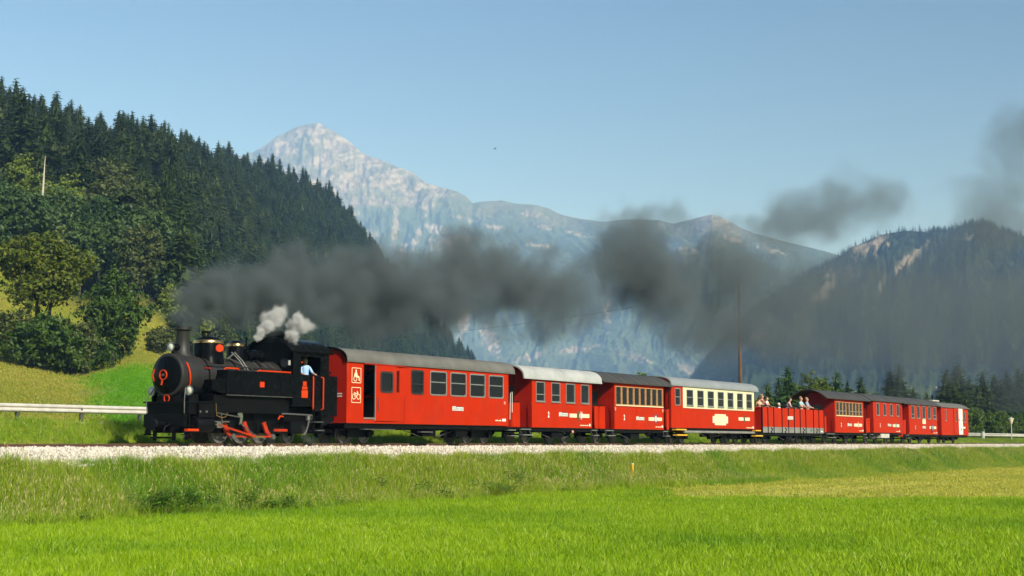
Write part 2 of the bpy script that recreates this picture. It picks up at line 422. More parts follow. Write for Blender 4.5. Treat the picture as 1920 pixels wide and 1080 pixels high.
def mown_w(X, Y, t):
    n = fbm(X * 0.35, Y * 0.35, 41, 3) - 0.5
    return sstep(47.3, 50.0, Y + n * 2.2) * sstep(3.0, 6.5, X + n * 2) * sstep(-4.6, -5.4, t)

s_l = np.concatenate([np.linspace(-9000, -200, 14)[:-1], np.linspace(-200, -20, 20)[:-1], np.arange(-20, 180, 0.9), np.linspace(180, 500, 50), np.linspace(560, 12000, 30)])
t_l = np.concatenate([np.linspace(-6000, -120, 10)[:-1], np.linspace(-120, -36, 12)[:-1], np.arange(-36, -8, 0.9), np.arange(-8, 8, 0.28), np.arange(8, 16, 1.0), np.linspace(17, 300, 40), np.linspace(340, 9000, 24)])
TT, SS = np.meshgrid(t_l, s_l)
GX = TD[0] * SS + TN[0] * (D0 + TT); GY = TD[1] * SS + TN[1] * (D0 + TT)
ground_mat('meadow_soil', 5.0, 0.35, 0.4, 0.06)
grid_mesh('ground', GX, GY, ground_z(SS, TT), ground_col(SS, TT), M['meadow_soil'], label='flat green valley meadow with a raised grassy railway bank', cat='ground')

# ballast bed and track
s_b = np.arange(-20, 262, 1.0)
prof = [(-2.45, -0.62), (-2.2, -0.49), (-1.62, -0.195), (-1.5, -0.165), (-.9, -.15), (1.5, -0.15), (2.3, -0.44)]
P_t = np.array([p[0] for p in prof]); P_z = np.array([p[1] for p in prof])
BT, BS = np.meshgrid(P_t, s_b); BZ = np.broadcast_to(P_z, BT.shape) + (fbm(BS * .7, BT * 2, 4, 3) - .5) * 0.04
m_ = ground_mat('ballast_bed', 16.0, 0.35, 0.6, 0.03)
grid_mesh('ballast_bed', TD[0] * BS + TN[0] * (D0 + BT), TD[1] * BS + TN[1] * (D0 + BT), BZ, np.broadcast_to(np.array([0.42, 0.38, 0.32]), BT.shape + (3,)), m_, label='long bed of pale crushed stone under the rails', cat='ballast')

track = empty('railway_track', tw(0, 0, 0), TROT, 'narrow gauge railway track with brown rails on pale ballast', 'track')
rail_sec = [(-0.05, -0.125), (0.05, -0.125), (0.05, -0.113), (0.012, -0.10), (0.010, -0.045), (0.03, -0.032), (0.03, -0.004), (0.022, 0.0), (-0.022, 0.0), (-0.03, -0.004), (-0.03, -0.032), (-0.010, -0.045), (-0.012, -0.10), (-0.05, -0.113)]
for sg in (-1, 1):
    MB().prism_x([(y + sg * 0.41, z) for y, z in rail_sec], -20, 262).build('rail', 'rail_rust', track, smooth=False)
slp = MB().bbox(-0.11, 0.11, -0.8, 0.8, -0.27, -0.128, 0.012)
for sg in (-1, 1): slp.box(-0.05, 0.05, sg * 0.41 - 0.11, sg * 0.41 + 0.11, -0.128, -0.108)
slp_me = slp.mesh('sleeper', M['sleeper_wood'], smooth=False)
for i in range(255):
    o = link(bpy.data.objects.new('sleeper', slp_me), track); o.location = (20 + i * 0.64, 0, 0)

# road with its shoulder
s_r = np.linspace(-60, 700, 200)
RT, RS = np.meshgrid(np.array([7.55, 10.2, 12.9]), s_r)
grid_mesh('road', TD[0] * RS + TN[0] * (D0 + RT), TD[1] * RS + TN[1] * (D0 + RT), road_z(RS) + np.where(np.abs(RT - 10.2) < .1, .04, 0.0), None, M['asphalt'], label='grey asphalt road running beyond the track', cat='road')
RT, RS = np.meshgrid(np.array([6.9, 7.2, 7.6]), s_r)
m_ = ground_mat('road_shoulder', 20.0, 0.3, 0.4, 0.03)
grid_mesh('road_shoulder', TD[0] * RS + TN[0] * (D0 + RT), TD[1] * RS + TN[1] * (D0 + RT), road_z(RS) + np.array([-0.10, 0.004, 0.012])[None, :], np.broadcast_to(np.array([0.40, 0.37, 0.31]), RT.shape + (3,)), m_, label='pale gravel shoulder along the road edge', cat='shoulder')

def guardrail(s0, s1, t, posts, label, h=0.80, beam=0.33, white_post=None):
    g = empty('guardrail', tw(0, t, 0), TROT, label, 'guardrail')
    sec = [(0, 0), (-0.03, 0.01), (-0.085, 0.055), (-0.085, 0.105), (-0.012, 0.15), (-0.012, 0.18), (-0.085, 0.225), (-0.085, 0.275), (-0.03, 0.32), (0, 0.33)]
    sec = [(y, z * beam / 0.33) for y, z in sec]; back = [(y + 0.012, z) for y, z in reversed(sec)]
    mb = MB(); ss = np.linspace(s0, s1, max(2, int((s1 - s0) / 6)))
    for a, b in zip(ss[:-1], ss[1:]):
        n = len(sec); vs = []
        for s in (a, b): vs += [(s, y, float(road_z(s)) + h - beam + z) for y, z in sec]
        for s in (a, b): vs += [(s, y, float(road_z(s)) + h - beam + z) for y, z in back]
        fs = [(i, i + 1, n + i + 1, n + i) for i in range(n - 1)] + [(2 * n + i, 2 * n + i + 1, 3 * n + i + 1, 3 * n + i) for i in range(n - 1)]
        fs += [(n - 1, n - 1 + n, 3 * n, 2 * n), (0, 3 * n - 1, 4 * n - 1, n)]
        mb.add(vs, fs)
    mb.build('beam', 'galvanised', g, smooth=False)
    for s in np.arange(s0 + 2, s1, 4.2):
        MB().box(s - .02, s + .06, -.098, -.086, float(road_z(s)) + h - beam * .62, float(road_z(s)) + h - beam * .38).build('splice_bolt', 'steel_dull', g)
    for s in posts:
        z = float(road_z(s)); MB().bbox(s - 0.07, s + 0.07, 0.013, 0.13, z - 0.4, z + h - 0.06, 0.02).build('post', 'post_dark', g)
    return g
def s_at(px, py, t):
    r = ray(px, py); k = (D0 + t) / (r[0] * TN[0] + r[1] * TN[1]); return k * (r[0] * TD[0] + r[1] * TD[1])
p0, p1 = s_at(35, 770, 13.3), s_at(155, 770, 13.3)
guardrail(5, 75, 13.3, [p0 + k * (p1 - p0) for k in range(-4, 10)], 'long galvanised guardrail by the road at the foot of the grassy slope', 0.82, 0.34)
g2 = guardrail(112, 250, 6.7, np.arange(116, 250, 6.0), 'pale guardrail beside the dark trees behind the last coach', 0.66, 0.36)
sm = s_at(1840, 815, 6.6)
delin = empty('marker_post', tw(sm, 6.4, float(road_z(sm)) - 0.15), TROT, 'thick white post standing in front of the far guardrail', 'post')
MB().prism_z(rrect(-0.17, 0.17, -0.12, 0.12, 0.05), 0, 0.93).build('post_body', 'white_paint', delin)
MB().prism_z(rrect(-0.19, 0.19, -0.14, 0.14, 0.05), 0.931, 0.99).build('cap', 'galvanised', delin)

# forested hill on the left: heights are knots over bearing (photo column) and distance
HX = np.array([-900, -200, 0, 150, 250, 300, 400, 500, 600, 650, 720, 760, 800, 850, 885, 905, 960], float)
K0r = np.array([52, 58, 61, 63, 65, 70, 190, 300, 420, 470, 550, 600, 650, 720, 780, 850, 900.])
K1r = np.array([130, 130, 130, 130, 120, 125, 250, 360, 470, 520, 600, 650, 700, 770, 830, 880, 930.])
K1z = np.array([13, 9, 7.6, 6.2, 6.0, 6.0, 8, 8, 9, 9, 9, 8, 7, 6, 5, -2, -3.])
K2r = np.array([220, 200, 190, 185, 178, 185, 320, 430, 540, 590, 680, 720, 760, 830, 880, 920, 960.])
K2z = np.array([34, 20, 16.5, 12, 12.8, 12.5, 20, 24, 30, 30, 28, 26, 22, 18, 14, -3, -4.])
K4r = np.array([430, 420, 430, 480, 530, 570, 640, 740, 850, 880, 920, 940, 960, 985, 1000, 1010, 1020.])
K4z = np.array([112, 98, 89, 93, 101, 107, 117, 128, 135, 125, 99, 86, 70, 54, 42, 6, -4.]) - K4r * np.interp(HX, [0, 200, 375, 500, 650, 800, 905], [.021, .019, .011, .005, -.001, -.001, 0]) + 3.6 * (HX < 890)
def hill_z(az, r):
    az = np.asarray(az, float); r = np.asarray(r, float)
    I = lambda a: np.interp(az, HX, a)
    r0, r1, r2, r4 = I(K0r), I(K1r), I(K2r), I(K4r); z1, z2, z4 = I(K1z), I(K2z), I(K4z)
    r3 = (r2 + r4) / 2; z3 = z2 + (z4 - z2) * 0.56
    r5 = r4 + 300; z5 = z4 * 0.75 - 8
    rs = [r0, r1, r2, r3, r4, r5]; zs = [np.full_like(r0, -0.6), z1, z2, z3, z4, z5]
    z = np.where(r < r0, -0.6, z5)
    for a in range(5):
        k = np.clip((r - rs[a]) / (rs[a + 1] - rs[a]), 0, 1)
        z = np.where((r >= rs[a]) & (r < rs[a + 1]), zs[a] + (zs[a + 1] - zs[a]) * k, z)
    return z
def az_of(x, y): return CXP + F * (x / np.maximum(y, 1e-3)) / cos(PITCH)
def dir_of(az):
    k = (np.asarray(az, float) - CXP) / F * cos(PITCH); n = np.sqrt(1 + k * k); return k / n, 1 / n
hc = np.arange(-900, 961, 6.0); hv = np.linspace(0, 1, 150)
AZ, V = np.meshgrid(hc, hv)
R0 = np.interp(AZ, HX, K0r) - 4; R5 = np.interp(AZ, HX, K4r) + 290
RR = R0 + (R5 - R0) * V ** 1.6
dx, dy = dir_of(AZ); HXX, HYY = RR * dx, RR * dy
HZ = hill_z(AZ, RR)
for _ in range(2):
    HZ[1:-1] = (HZ[:-2] + HZ[2:] + 2 * HZ[1:-1]) / 4; HZ[:, 1:-1] = (HZ[:, :-2] + HZ[:, 2:] + 2 * HZ[:, 1:-1]) / 4
HZ += (fbm(HXX * .05, HYY * .05, 31, 4) - .5) * 1.6 * sstep(66, 110, RR)
nz = fbm(HXX * .09, HYY * .09, 33, 5); nf_ = fbm(HXX * .5, HYY * .5, 34, 3); stripes = vnoise(RR * 0.55 + AZ * 0.01, AZ * 0.004, 35)
gold = mixc((0.18, 0.22, 0.015), (0.33, 0.28, 0.045), sstep(.3, .7, 0.5 * nz + 0.5 * stripes))
green = mixc((0.075, 0.23, 0.003), (0.12, 0.28, 0.006), sstep(.35, .65, nz))
gw = np.clip(sstep(115, 205, AZ + (nz - .5) * 120) * sstep(132, 118, RR + (nz - .5) * 10) + sstep(72, 66, RR + (nf_ - .5) * 5), 0, 1)
hcol = mixc(gold, (0, 0, 0), np.zeros_like(gw)) * (1 - gw[..., None]) + green * gw[..., None]
tan_w = sstep(0.58, 0.66, nf_) * sstep(140, 120, np.abs(AZ - 180)) * sstep(14, 2, np.abs(RR - 95)) * 0.45
hcol = mixc(hcol, (0.42, 0.36, 0.26), tan_w)
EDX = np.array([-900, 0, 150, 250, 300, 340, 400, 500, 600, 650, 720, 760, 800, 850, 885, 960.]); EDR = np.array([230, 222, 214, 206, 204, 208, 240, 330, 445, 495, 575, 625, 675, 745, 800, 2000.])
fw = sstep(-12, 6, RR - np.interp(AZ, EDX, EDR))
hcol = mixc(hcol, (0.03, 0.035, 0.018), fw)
ground_mat('hill_soil', 2.6, 0.42, 0.8, 0.35)
hill = grid_mesh('hillside', HXX, HYY, HZ, hcol, M['hill_soil'], label='steep hillside of mown golden and green pasture rising into forest', cat='hill')

def hill_h(az, r):
    az = np.asarray(az, float); r = np.asarray(r, float)
    r0 = np.interp(az, HX, K0r) - 4; r5 = np.interp(az, HX, K4r) + 290
    v = np.clip((r - r0) / (r5 - r0), 0, 1) ** (1 / 1.6) * (len(hv) - 1); u = (az - hc[0]) / 6.0
    i = np.clip(v.astype(int), 0, len(hv) - 2); j = np.clip(u.astype(int), 0, len(hc) - 2); fv = v - i; fu = u - j
    return (HZ[i, j] * (1 - fu) + HZ[i, j + 1] * fu) * (1 - fv) + (HZ[i + 1, j] * (1 - fu) + HZ[i + 1, j + 1] * fu) * fv
def hill_green(az, r):
    j = np.clip(((np.asarray(az) - hc[0]) / 6).astype(int), 0, len(hc) - 1); r0 = np.interp(az, HX, K0r) - 4; r5 = np.interp(az, HX, K4r) + 290
    return gw[np.clip((((r - r0) / (r5 - r0)) ** .625 * (len(hv) - 1)).astype(int), 0, len(hv) - 1), j]
# mountains
def mountain(name, sil, knots, nrow, ncol, amp, colour, label, mat, seed, back=0.35, frz=1.0, crag=0.0):
    az, el, rr = [], [], []
    for px, py, r in sil:
        q = ray(px, py); az.append(CXP + F * (q[0] / q[1]) / cos(PITCH)); el.append(q[2] / hypot(q[0], q[1])); rr.append(r)
    a = np.linspace(az[0], az[-1], ncol); v = np.concatenate([np.linspace(0, 1, nrow), np.linspace(1, 1 + back, 12)[1:]])
    A, V = np.meshgrid(a, v)
    rid = np.interp(A, az, rr); H = np.interp(A, az, el) * rid
    kv = np.array([k[0] for k in knots]); kr = np.array([k[1] for k in knots]); kz = np.array([k[2] for k in knots])
    g = np.interp(np.minimum(V, 1), kv, kz); rfrac = np.interp(np.minimum(V, 1), kv, kr)
    R = rid * rfrac + np.maximum(V - 1, 0) * rid
    Z = H * g - np.maximum(V - 1, 0) * H * 1.2
    dx, dy = dir_of(A); X, Y = R * dx, R * dy
    env = np.sin(np.clip(V, 0, 1) ** 1.25 * pi) ** 0.6 * 0.9 + 0.05
    u = A * 0.012 * frz; w = V * 7.5
    big = ridged(u * 0.8 + fbm(u * .6, w * .7, seed + 50, 3) * 1.3, w * 0.5, seed, 7, 0.6) - 0.55
    mid = fbm(X * 0.004 * frz, Y * 0.004 * frz, seed + 3, 6, 0.58) - 0.5
    Z = Z + (big * 1.0 + mid * 0.8) * amp * env * np.clip(H / H.max(), 0.15, 1)
    if crag: Z = Z + (ridged(A * .035 + fbm(A * .02, V * 6, seed + 4, 3) * 2.4, V * 9 + fbm(A * .03, V * 5, seed + 5, 3) * 2, seed + 8, 5, .6) - .55) * crag * sstep(960, 800, A) * sstep(.45, .7, V) * sstep(1.02, .93, V)
    Z = np.where(V == 0, -6, Z)
    gz = np.gradient(Z, axis=0); slope = gz / np.maximum(np.gradient(R, axis=0), 1)
    px, py = to_px(X, Y, Z)
    C = colour(px, py, X, Y, Z, slope, V, big, mid)
    return grid_mesh(name, X, Y, Z, C, mat, label=label, cat='mountain'), (A, R, Z, X, Y, px, py)

def blob(px, py, cx, cy, rx, ry, ang=0.0):
    c, s = cos(radians(ang)), sin(radians(ang)); u = ((px - cx) * c + (py - cy) * s) / rx; w = (-(px - cx) * s + (py - cy) * c) / ry
    return np.clip(1.25 - np.sqrt(u * u + w * w), 0, 1)
def col_main(px, py, X, Y, Z, slope, V, big, mid):
    n = fbm(px * .035, py * .05, 61, 6, 0.6); n2 = fbm(px * .15, py * .2, 62, 4, .6); st = vnoise(px * 0.03 + py * 0.02, py * 0.16 + px * .03 + n * 7, 64)
    rock = mixc((0.12, 0.10, 0.08), (0.40, 0.335, 0.26), sstep(.3, .7, n2 * .6 + st * .15 + n * .25))
    grass = mixc((0.085, 0.10, 0.045), (0.14, 0.15, 0.075), n2)
    forest = mixc((0.048, 0.075, 0.040), (0.095, 0.12, 0.06), n2)
    line = np.interp(px, [300, 480, 600, 640, 760, 860, 900, 1000, 1130, 1300, 1350, 1500, 1700], [340, 360, 370, 372, 372, 372, 388, 392, 418, 422, 428, 440, 470])
    rk = sstep(26, -14, (py - line) + (n - .5) * 110)
    rk = rk * np.interp(px, [300, 820, 880, 1250, 1310, 1400, 1500], [1, 1, .25, .2, .8, .5, .2])
    for b in ((842, 452, 52, 20, -6), (815, 428, 34, 12, 20), (742, 425, 9, 60, 5), (783, 440, 8, 52, 22), (755, 470, 8, 40, 24), (690, 440, 30, 14, 10), (655, 405, 30, 14, 0), (1000, 402, 30, 8, 10), (1020, 425, 26, 7, 14), (925, 425, 22, 6, 8), (1090, 440, 34, 5, 12), (1010, 460, 30, 6, 6), (870, 410, 40, 5, 14),
              (1000, 668, 46, 9, -14), (1080, 655, 60, 8, -8), (920, 640, 40, 18, 60), (1190, 670, 40, 10, 20), (1290, 690, 30, 14, 30), (870, 600, 16, 50, 8), (1140, 590, 8, 40, 3), (1375, 450, 30, 7, 20), (1290, 470, 30, 10, 20), (1450, 470, 40, 6, 14)):
        rk = np.maximum(rk, .95 * sstep(.30, .66, blob(px, py, *b) * .72 + (n2 - .5) * 1.0))
    gr = sstep(.46, .60, n * .6 + (1 - st) * .4 + (slope.clip(0, 1) < .45) * .03) * sstep(430, 380, py)
    c = mixc(forest, grass, sstep(14, -12, py - line - 18 + (n2 - .5) * 50))
    c = mixc(c, rock, np.clip(rk, 0, 1))
    return mixc(c, grass, gr * 0.72 * np.clip(rk, 0, 1))
ground_mat('limestone', 0.012, 0.22, 0.7, 26.0)
SIL = [(120, 420, 7200), (300, 345, 7200), (400, 308, 7200), (475, 284, 7200), (498, 272, 7150), (520, 254, 7100), (540, 245, 7080), (560, 236, 7050), (590, 231, 7000), (600, 232, 7000), (612, 240, 7000), (625, 246, 6990), (642, 257, 6980), (655, 266, 6960), (680, 288, 6950), (710, 299, 6920), (740, 311, 6900), (775, 326, 6850), (800, 344, 6800), (830, 352, 6750), (860, 360, 6700), (874, 369, 6650), (886, 381, 6600), (905, 378, 6550), (940, 375, 6500), (970, 382, 6450), (1000, 384, 6400), (1030, 391, 6350), (1050, 401, 6300), (1085, 410, 6200), (1130, 416, 6000), (1160, 412, 5900), (1200, 411, 5800), (1235, 414, 5700), (1262, 419, 5600), (1300, 410, 5500), (1318, 405, 5450), (1335, 402, 5400), (1352, 406, 5400), (1368, 415, 5400), (1390, 428, 5350), (1420, 440, 5300), (1480, 455, 5200), (1550, 472, 5100), (1640, 500, 5000), (1800, 560, 4900), (2000, 620, 4900), (2300, 640, 4900)]
mountain('mountain_range', SIL, [(0, .58, 0), (.1, .62, .03), (.28, .72, .18), (.5, .81, .43), (.75, .91, .72), (1, 1, 1)], 330, 1000, 235, col_main, 'tall pale limestone peak with hazy wooded lower slopes', M['limestone'], 70, crag=95)
def col_right(px, py, X, Y, Z, slope, V, big, mid):
    n2 = fbm(px * .12, py * .12, 82, 5, .6); n = fbm(px * .03, py * .03, 81, 4)
    forest = mixc((0.016, 0.030, 0.014), (0.04, 0.055, 0.022), n2)
    rock = mixc((0.15, 0.125, 0.09), (0.31, 0.25, 0.18), n2)
    c = mixc(forest, (0.10, 0.13, 0.04), sstep(60, 35, Z) * sstep(.4, .6, n))
    rk = np.zeros_like(px)
    for b in CLIFFS: rk = np.maximum(rk, sstep(.3, .58, blob(px, py, *b) * .8 + (n2 - .5) * 1.1))
    return mixc(c, rock, rk)
CLIFFS = [(1425, 622, 52, 11, -48), (1395, 655, 18, 10, -40), (1545, 548, 46, 14, -40), (1575, 520, 40, 22, -30), (1640, 462, 44, 16, -30), (1700, 492, 60, 14, -42), (1610, 470, 26, 14, -30), (1665, 520, 30, 8, -50), (1818, 446, 12, 9, 0), (1500, 590, 26, 8, -45)]
ground_mat('wooded_rock', 0.05, 0.3, 0.6, 6.0)
SILR = [(1270, 775, 2500), (1296, 712, 2520), (1330, 668, 2540), (1400, 590, 2600), (1450, 550, 2630), (1500, 520, 2660), (1560, 494, 2700), (1600, 466, 2700), (1650, 440, 2700), (1700, 433, 2700), (1740, 437, 2700), (1780, 433, 2700), (1810, 424, 2700), (1840, 421, 2700), (1870, 431, 2700), (1900, 441, 2700), (1940, 449, 2700), (2100, 430, 2700), (2300, 400, 2700), (2700, 460, 2700)]
mtn_r, mr_data = mountain('wooded_mountain', SILR, [(0, .36, 0), (.14, .48, .07), (.25, .58, .15), (.45, .70, .40), (.7, .86, .72), (1, 1, 1)], 150, 420, 95, col_right, 'dark wooded mountain with tawny cliffs behind the smoke', M['wooded_rock'], 90, frz=2.2)

# ------------------------------------------------------------------ scattering (each scatter is one mass nobody could count)
def scatter(name, pts, rot, scl, idx, protos, label, cat):
    pc = bpy.data.collections.new(name + '_kinds')
    for i, me in enumerate(protos): pc.objects.link(bpy.data.objects.new('%s_kind_%02d' % (name, i), me))
    me = bpy.data.meshes.new(name); n = len(pts)
    me.vertices.add(n); me.vertices.foreach_set('co', np.asarray(pts, np.float32).ravel())
    for nm, ty, key, val in (('rot', 'FLOAT_VECTOR', 'vector', rot), ('scl', 'FLOAT', 'value', scl), ('idx', 'INT', 'value', idx)):
        a = me.attributes.new(nm, ty, 'POINT')
        a.data.foreach_set(key, np.asarray(val, np.int32 if ty == 'INT' else np.float32).ravel())
    o = link(bpy.data.objects.new(name, me)); tag(o, label, cat, None, 'stuff')
    g = bpy.data.node_groups.new(name + '_nodes', 'GeometryNodeTree')
    g.interface.new_socket('Geometry', in_out='INPUT', socket_type='NodeSocketGeometry'); g.interface.new_socket('Geometry', in_out='OUTPUT', socket_type='NodeSocketGeometry')
    N, L = g.nodes, g.links
    gi = N.new('NodeGroupInput'); go = N.new('NodeGroupOutput'); ip = N.new('GeometryNodeInstanceOnPoints'); ci = N.new('GeometryNodeCollectionInfo')
    ci.inputs['Collection'].default_value = pc; ci.inputs['Separate Children'].default_value = True; ci.inputs['Reset Children'].default_value = True
    ip.inputs['Pick Instance'].default_value = True
    def na(nm, ty):
        k = N.new('GeometryNodeInputNamedAttribute'); k.data_type = ty; k.inputs['Name'].default_value = nm; return k.outputs['Attribute']
    L.new(gi.outputs[0], ip.inputs['Points']); L.new(ci.outputs[0], ip.inputs['Instance'])
    L.new(na('idx', 'INT'), ip.inputs['Instance Index']); L.new(na('rot', 'FLOAT_VECTOR'), ip.inputs['Rotation']); L.new(na('scl', 'FLOAT'), ip.inputs['Scale'])
    L.new(ip.outputs[0], go.inputs[0])
    md = o.modifiers.new('scatter', 'NODES'); md.node_group = g
    return o
def two_mat_mesh(name, parts):
    v, f, mi, mats = [], [], [], []
    for k, (mb, mat) in enumerate(parts):
        o = len(v); v += mb.v; f += [tuple(i + o for i in q) for q in mb.f]; mi += [k] * len(mb.f); mats.append(M[mat])
    me = bpy.data.meshes.new(name); me.from_pydata(v, [], f)
    for m in mats: me.materials.append(m)
    me.polygons.foreach_set('material_index', mi); me.update(); return me

leaf_mat('meadow_blade', (0.15, 0.31, 0.003), (0.38, 0.52, 0.010), (0.58, 0.62, 0.16), 0.35, 0.5, 0.6, (0.11, 0.26, 0.004), 0.10)
leaf_mat('bank_blade', (0.17, 0.31, 0.008), (0.33, 0.42, 0.022), (0.50, 0.47, 0.09), 0.35, 0.6, 0.75, (0.13, 0.30, 0.008), 0.22)
leaf_mat('seed_head', (0.34, 0.30, 0.10), (0.46, 0.41, 0.17), None, 0.2, 0.8)
leaf_mat('straw', (0.32, 0.34, 0.028), (0.52, 0.48, 0.08), (0.64, 0.57, 0.20), 0.2, 0.7, 0.5, (0.22, 0.30, 0.02), 0.15)
leaf_mat('pasture_gold', (0.22, 0.25, 0.02), (0.40, 0.35, 0.06), (0.52, 0.44, 0.14), .2, .7, .6, (0.17, 0.24, .015), .08)
leaf_mat('pasture_green', (0.09, 0.27, 0.004), (0.15, 0.34, 0.008), None, .25, .6)
leaf_mat('weed_leaf', (0.04, 0.12, 0.008), (0.10, 0.22, 0.014), None, 0.2)
leaf_mat('spruce_needles', (0.011, 0.030, 0.008), (0.058, 0.090, 0.017), (0.17, 0.165, 0.022), 0.2, 0.6)
leaf_mat('far_needles', (0.010, 0.024, 0.012), (0.030, 0.050, 0.020), None, 0.1, 0.7)
leaf_mat('leaf_yellowing', (0.06, 0.10, 0.010), (0.24, 0.23, 0.022), (0.58, 0.44, 0.04), 0.25)
leaf_mat('leaf_dark', (0.03, 0.075, 0.010), (0.115, 0.17, 0.024), None, 0.25)
leaf_mat('leaf_olive', (0.050, 0.080, 0.022), (0.12, 0.135, 0.035), None, 0.25)
leaf_mat('leaf_blue_green', (0.028, 0.07, 0.018), (0.095, 0.145, 0.034), None, 0.25)
leaf_mat('leaf_lime', (0.13, 0.19, 0.02), (0.25, 0.29, 0.04), None, 0.3)

def tuft(seed, n, h, spread, w, lean, head=False):
    r = random.Random(seed); b = MB(); hd = MB()
    for _ in range(n):
        a = r.uniform(0, 2 * pi); q = spread * sqrt(r.random()); x, y = q * cos(a), q * sin(a)
        hh = h * r.uniform(.55, 1.15); la = r.uniform(0, 2 * pi); l = lean * hh * r.uniform(.2, 1.2); ww = w * r.uniform(.6, 1.3)
        ta = r.uniform(0, pi); ux, uy = cos(ta) * ww / 2, sin(ta) * ww / 2
        mx, my = x + cos(la) * l * .35, y + sin(la) * l * .35; tx, ty = x + cos(la) * l, y + sin(la) * l
        b.add([(x - ux, y - uy, 0), (x + ux, y + uy, 0), (mx - ux * .8, my - uy * .8, hh * .6), (mx + ux * .8, my + uy * .8, hh * .6), (tx, ty, hh)], [(0, 1, 3, 2), (2, 3, 4)])
        if head and r.random() < .09:
            e = hh * r.uniform(1.15, 1.5); dx, dy = tx + cos(la) * l * .2, ty + sin(la) * l * .2; k = ww * .9
            hd.add([(x, y, 0), (x + ww * .3, y, 0), (dx + ww * .3, dy, e * .85), (dx, dy, e * .85)], [(0, 1, 2, 3)])
            hd.add([(dx, dy, e * .8), (dx + cos(ta) * k, dy + sin(ta) * k, e * .9), (dx, dy, e), (dx - cos(ta) * k, dy - sin(ta) * k, e * .9)], [(0, 1, 2, 3)])
    return b, hd
def scat_arr(n, tilt=0.12):
    return np.c_[RNG.normal(0, tilt, n), RNG.normal(0, tilt, n), RNG.uniform(0, 2 * pi, n)]
def st_of(X, Y): return X * TD[0] + Y * TD[1], X * TN[0] + Y * TN[1] - D0

# meadow
n = 130000
Y = np.sqrt(RNG.uniform(17.0 ** 2, 66.0 ** 2, n)); X = Y * RNG.uniform(-0.40, 0.40, n)
s, t = st_of(X, Y); keep = (RNG.random(n) < np.clip((-3.9 - t) / 1.2, 0, 1)) & (RNG.random(n) > mown_w(X, Y, t) * 1.0) & (RNG.random(n) < np.interp(Y, [17, 40, 66], [1, .85, .55]))
X, Y, s, t = X[keep], Y[keep], s[keep], t[keep]; n = len(X)
hsc = 0.75 + 0.55 * fbm(X * .5, Y * .5, 77, 3)
protos = [two_mat_mesh('meadow_tuft', [(p[0], 'meadow_blade'), (p[1], 'seed_head')]) for p in (tuft(100 + i, 15, 0.17, 0.14, 0.014, 0.55, False) for i in range(5))]
scatter('meadow_grass', np.c_[X, Y, ground_z(s, t) - .01], scat_arr(n), hsc * RNG.uniform(.75, 1.25, n), RNG.integers(0, 5, n), protos, 'bright green meadow grass filling the foreground', 'grass')
# mown strip
n = 52000
Y = RNG.uniform(48, 118, n); X = RNG.uniform(2, 62, n); s, t = st_of(X, Y)
keep = (np.abs(X / Y) < .40) & (t < -4.9) & (RNG.random(n) < mown_w(X, Y, t)); X, Y, s, t = X[keep], Y[keep], s[keep], t[keep]; n = len(X)
protos = [two_mat_mesh('stubble_tuft', [(tuft(200 + i, 12, 0.075, 0.2, 0.018, 1.3)[0], 'straw')]) for i in range(4)]
scatter('mown_grass', np.c_[X, Y, ground_z(s, t) - .01], scat_arr(n, .25), RNG.uniform(.7, 1.5, n), RNG.integers(0, 4, n), protos, 'pale mown hay stubble below the railway bank', 'grass')
# railway bank, near side
n = 60000
s = 12 + 150 * RNG.random(n) ** 1.25; t = RNG.uniform(-6.4, -1.95, n)
edge = -2.22 + (fbm(s * .35, s * 0, 8, 4) - .5) * 0.75 + .12 * RNG.standard_normal(n)
keep = (t < edge) & (RNG.random(n) < np.clip((t + 6.1 + .8 * vnoise(s * .4, s * 0, 6)) / 1.6, 0, 1) ** 1.5); s, t = s[keep], t[keep]; n = len(s)
X = TD[0] * s + TN[0] * (D0 + t); Y = TD[1] * s + TN[1] * (D0 + t)
protos = [two_mat_mesh('bank_tuft', [(p[0], 'bank_blade'), (p[1], 'seed_head')]) for p in (tuft(300 + i, 16, 0.42, 0.17, 0.014, 0.6, True) for i in range(5))]
cut = 1 - 0.45 * sstep(62, 74, s) * sstep(-3.6, -4.6, t)
scatter('bank_grass', np.c_[X, Y, ground_z(s, t) - .02], scat_arr(n, .2), (0.5 + 0.7 * fbm(s * .45, t * .6, 78, 3)) * RNG.uniform(.7, 1.25, n) * np.interp(t, [-2.6, -2.1], [1, .62]) * cut, RNG.integers(0, 5, n), protos, 'long olive grass with seed heads on the railway bank', 'grass')
# verge beyond the track
n = 26000
s = 4 + 190 * RNG.random(n) ** 1.2; t = RNG.uniform(2.0, 7.0, n); X = TD[0] * s + TN[0] * (D0 + t); Y = TD[1] * s + TN[1] * (D0 + t)
scatter('verge_grass', np.c_[X, Y, ground_z(s, t) - .02], scat_arr(n, .2), RNG.uniform(.35, .8, n), RNG.integers(0, 5, n), protos, 'rough verge grass between the track and the road', 'grass')
# pasture on the left slope
n = 34000
az = RNG.uniform(-60, 345, n); r = np.sqrt(RNG.uniform(62.0 ** 2, 215.0 ** 2, n)); keep = (r > np.interp(az, HX, K0r) + 1) & (RNG.random(n) < np.interp(r, [62, 130, 215], [1, .8, .45])); az, r = az[keep], r[keep]; n = len(az)
dx, dy = dir_of(az); gr_ = RNG.random(n) < hill_green(az, r)
hp2 = [two_mat_mesh('pasture_tuft', [(tuft(400 + i, 16, 0.11, 0.32, 0.03, 1.1)[0], 'pasture_gold' if i < 3 else 'pasture_green')]) for i in range(6)]
scatter('pasture_grass', np.c_[r * dx, r * dy, hill_h(az, r) - .02], scat_arr(n, .25), RNG.uniform(.6, 1.5, n), RNG.integers(0, 3, n) + 3 * gr_, hp2, 'cropped golden and green pasture on the left slope', 'grass')
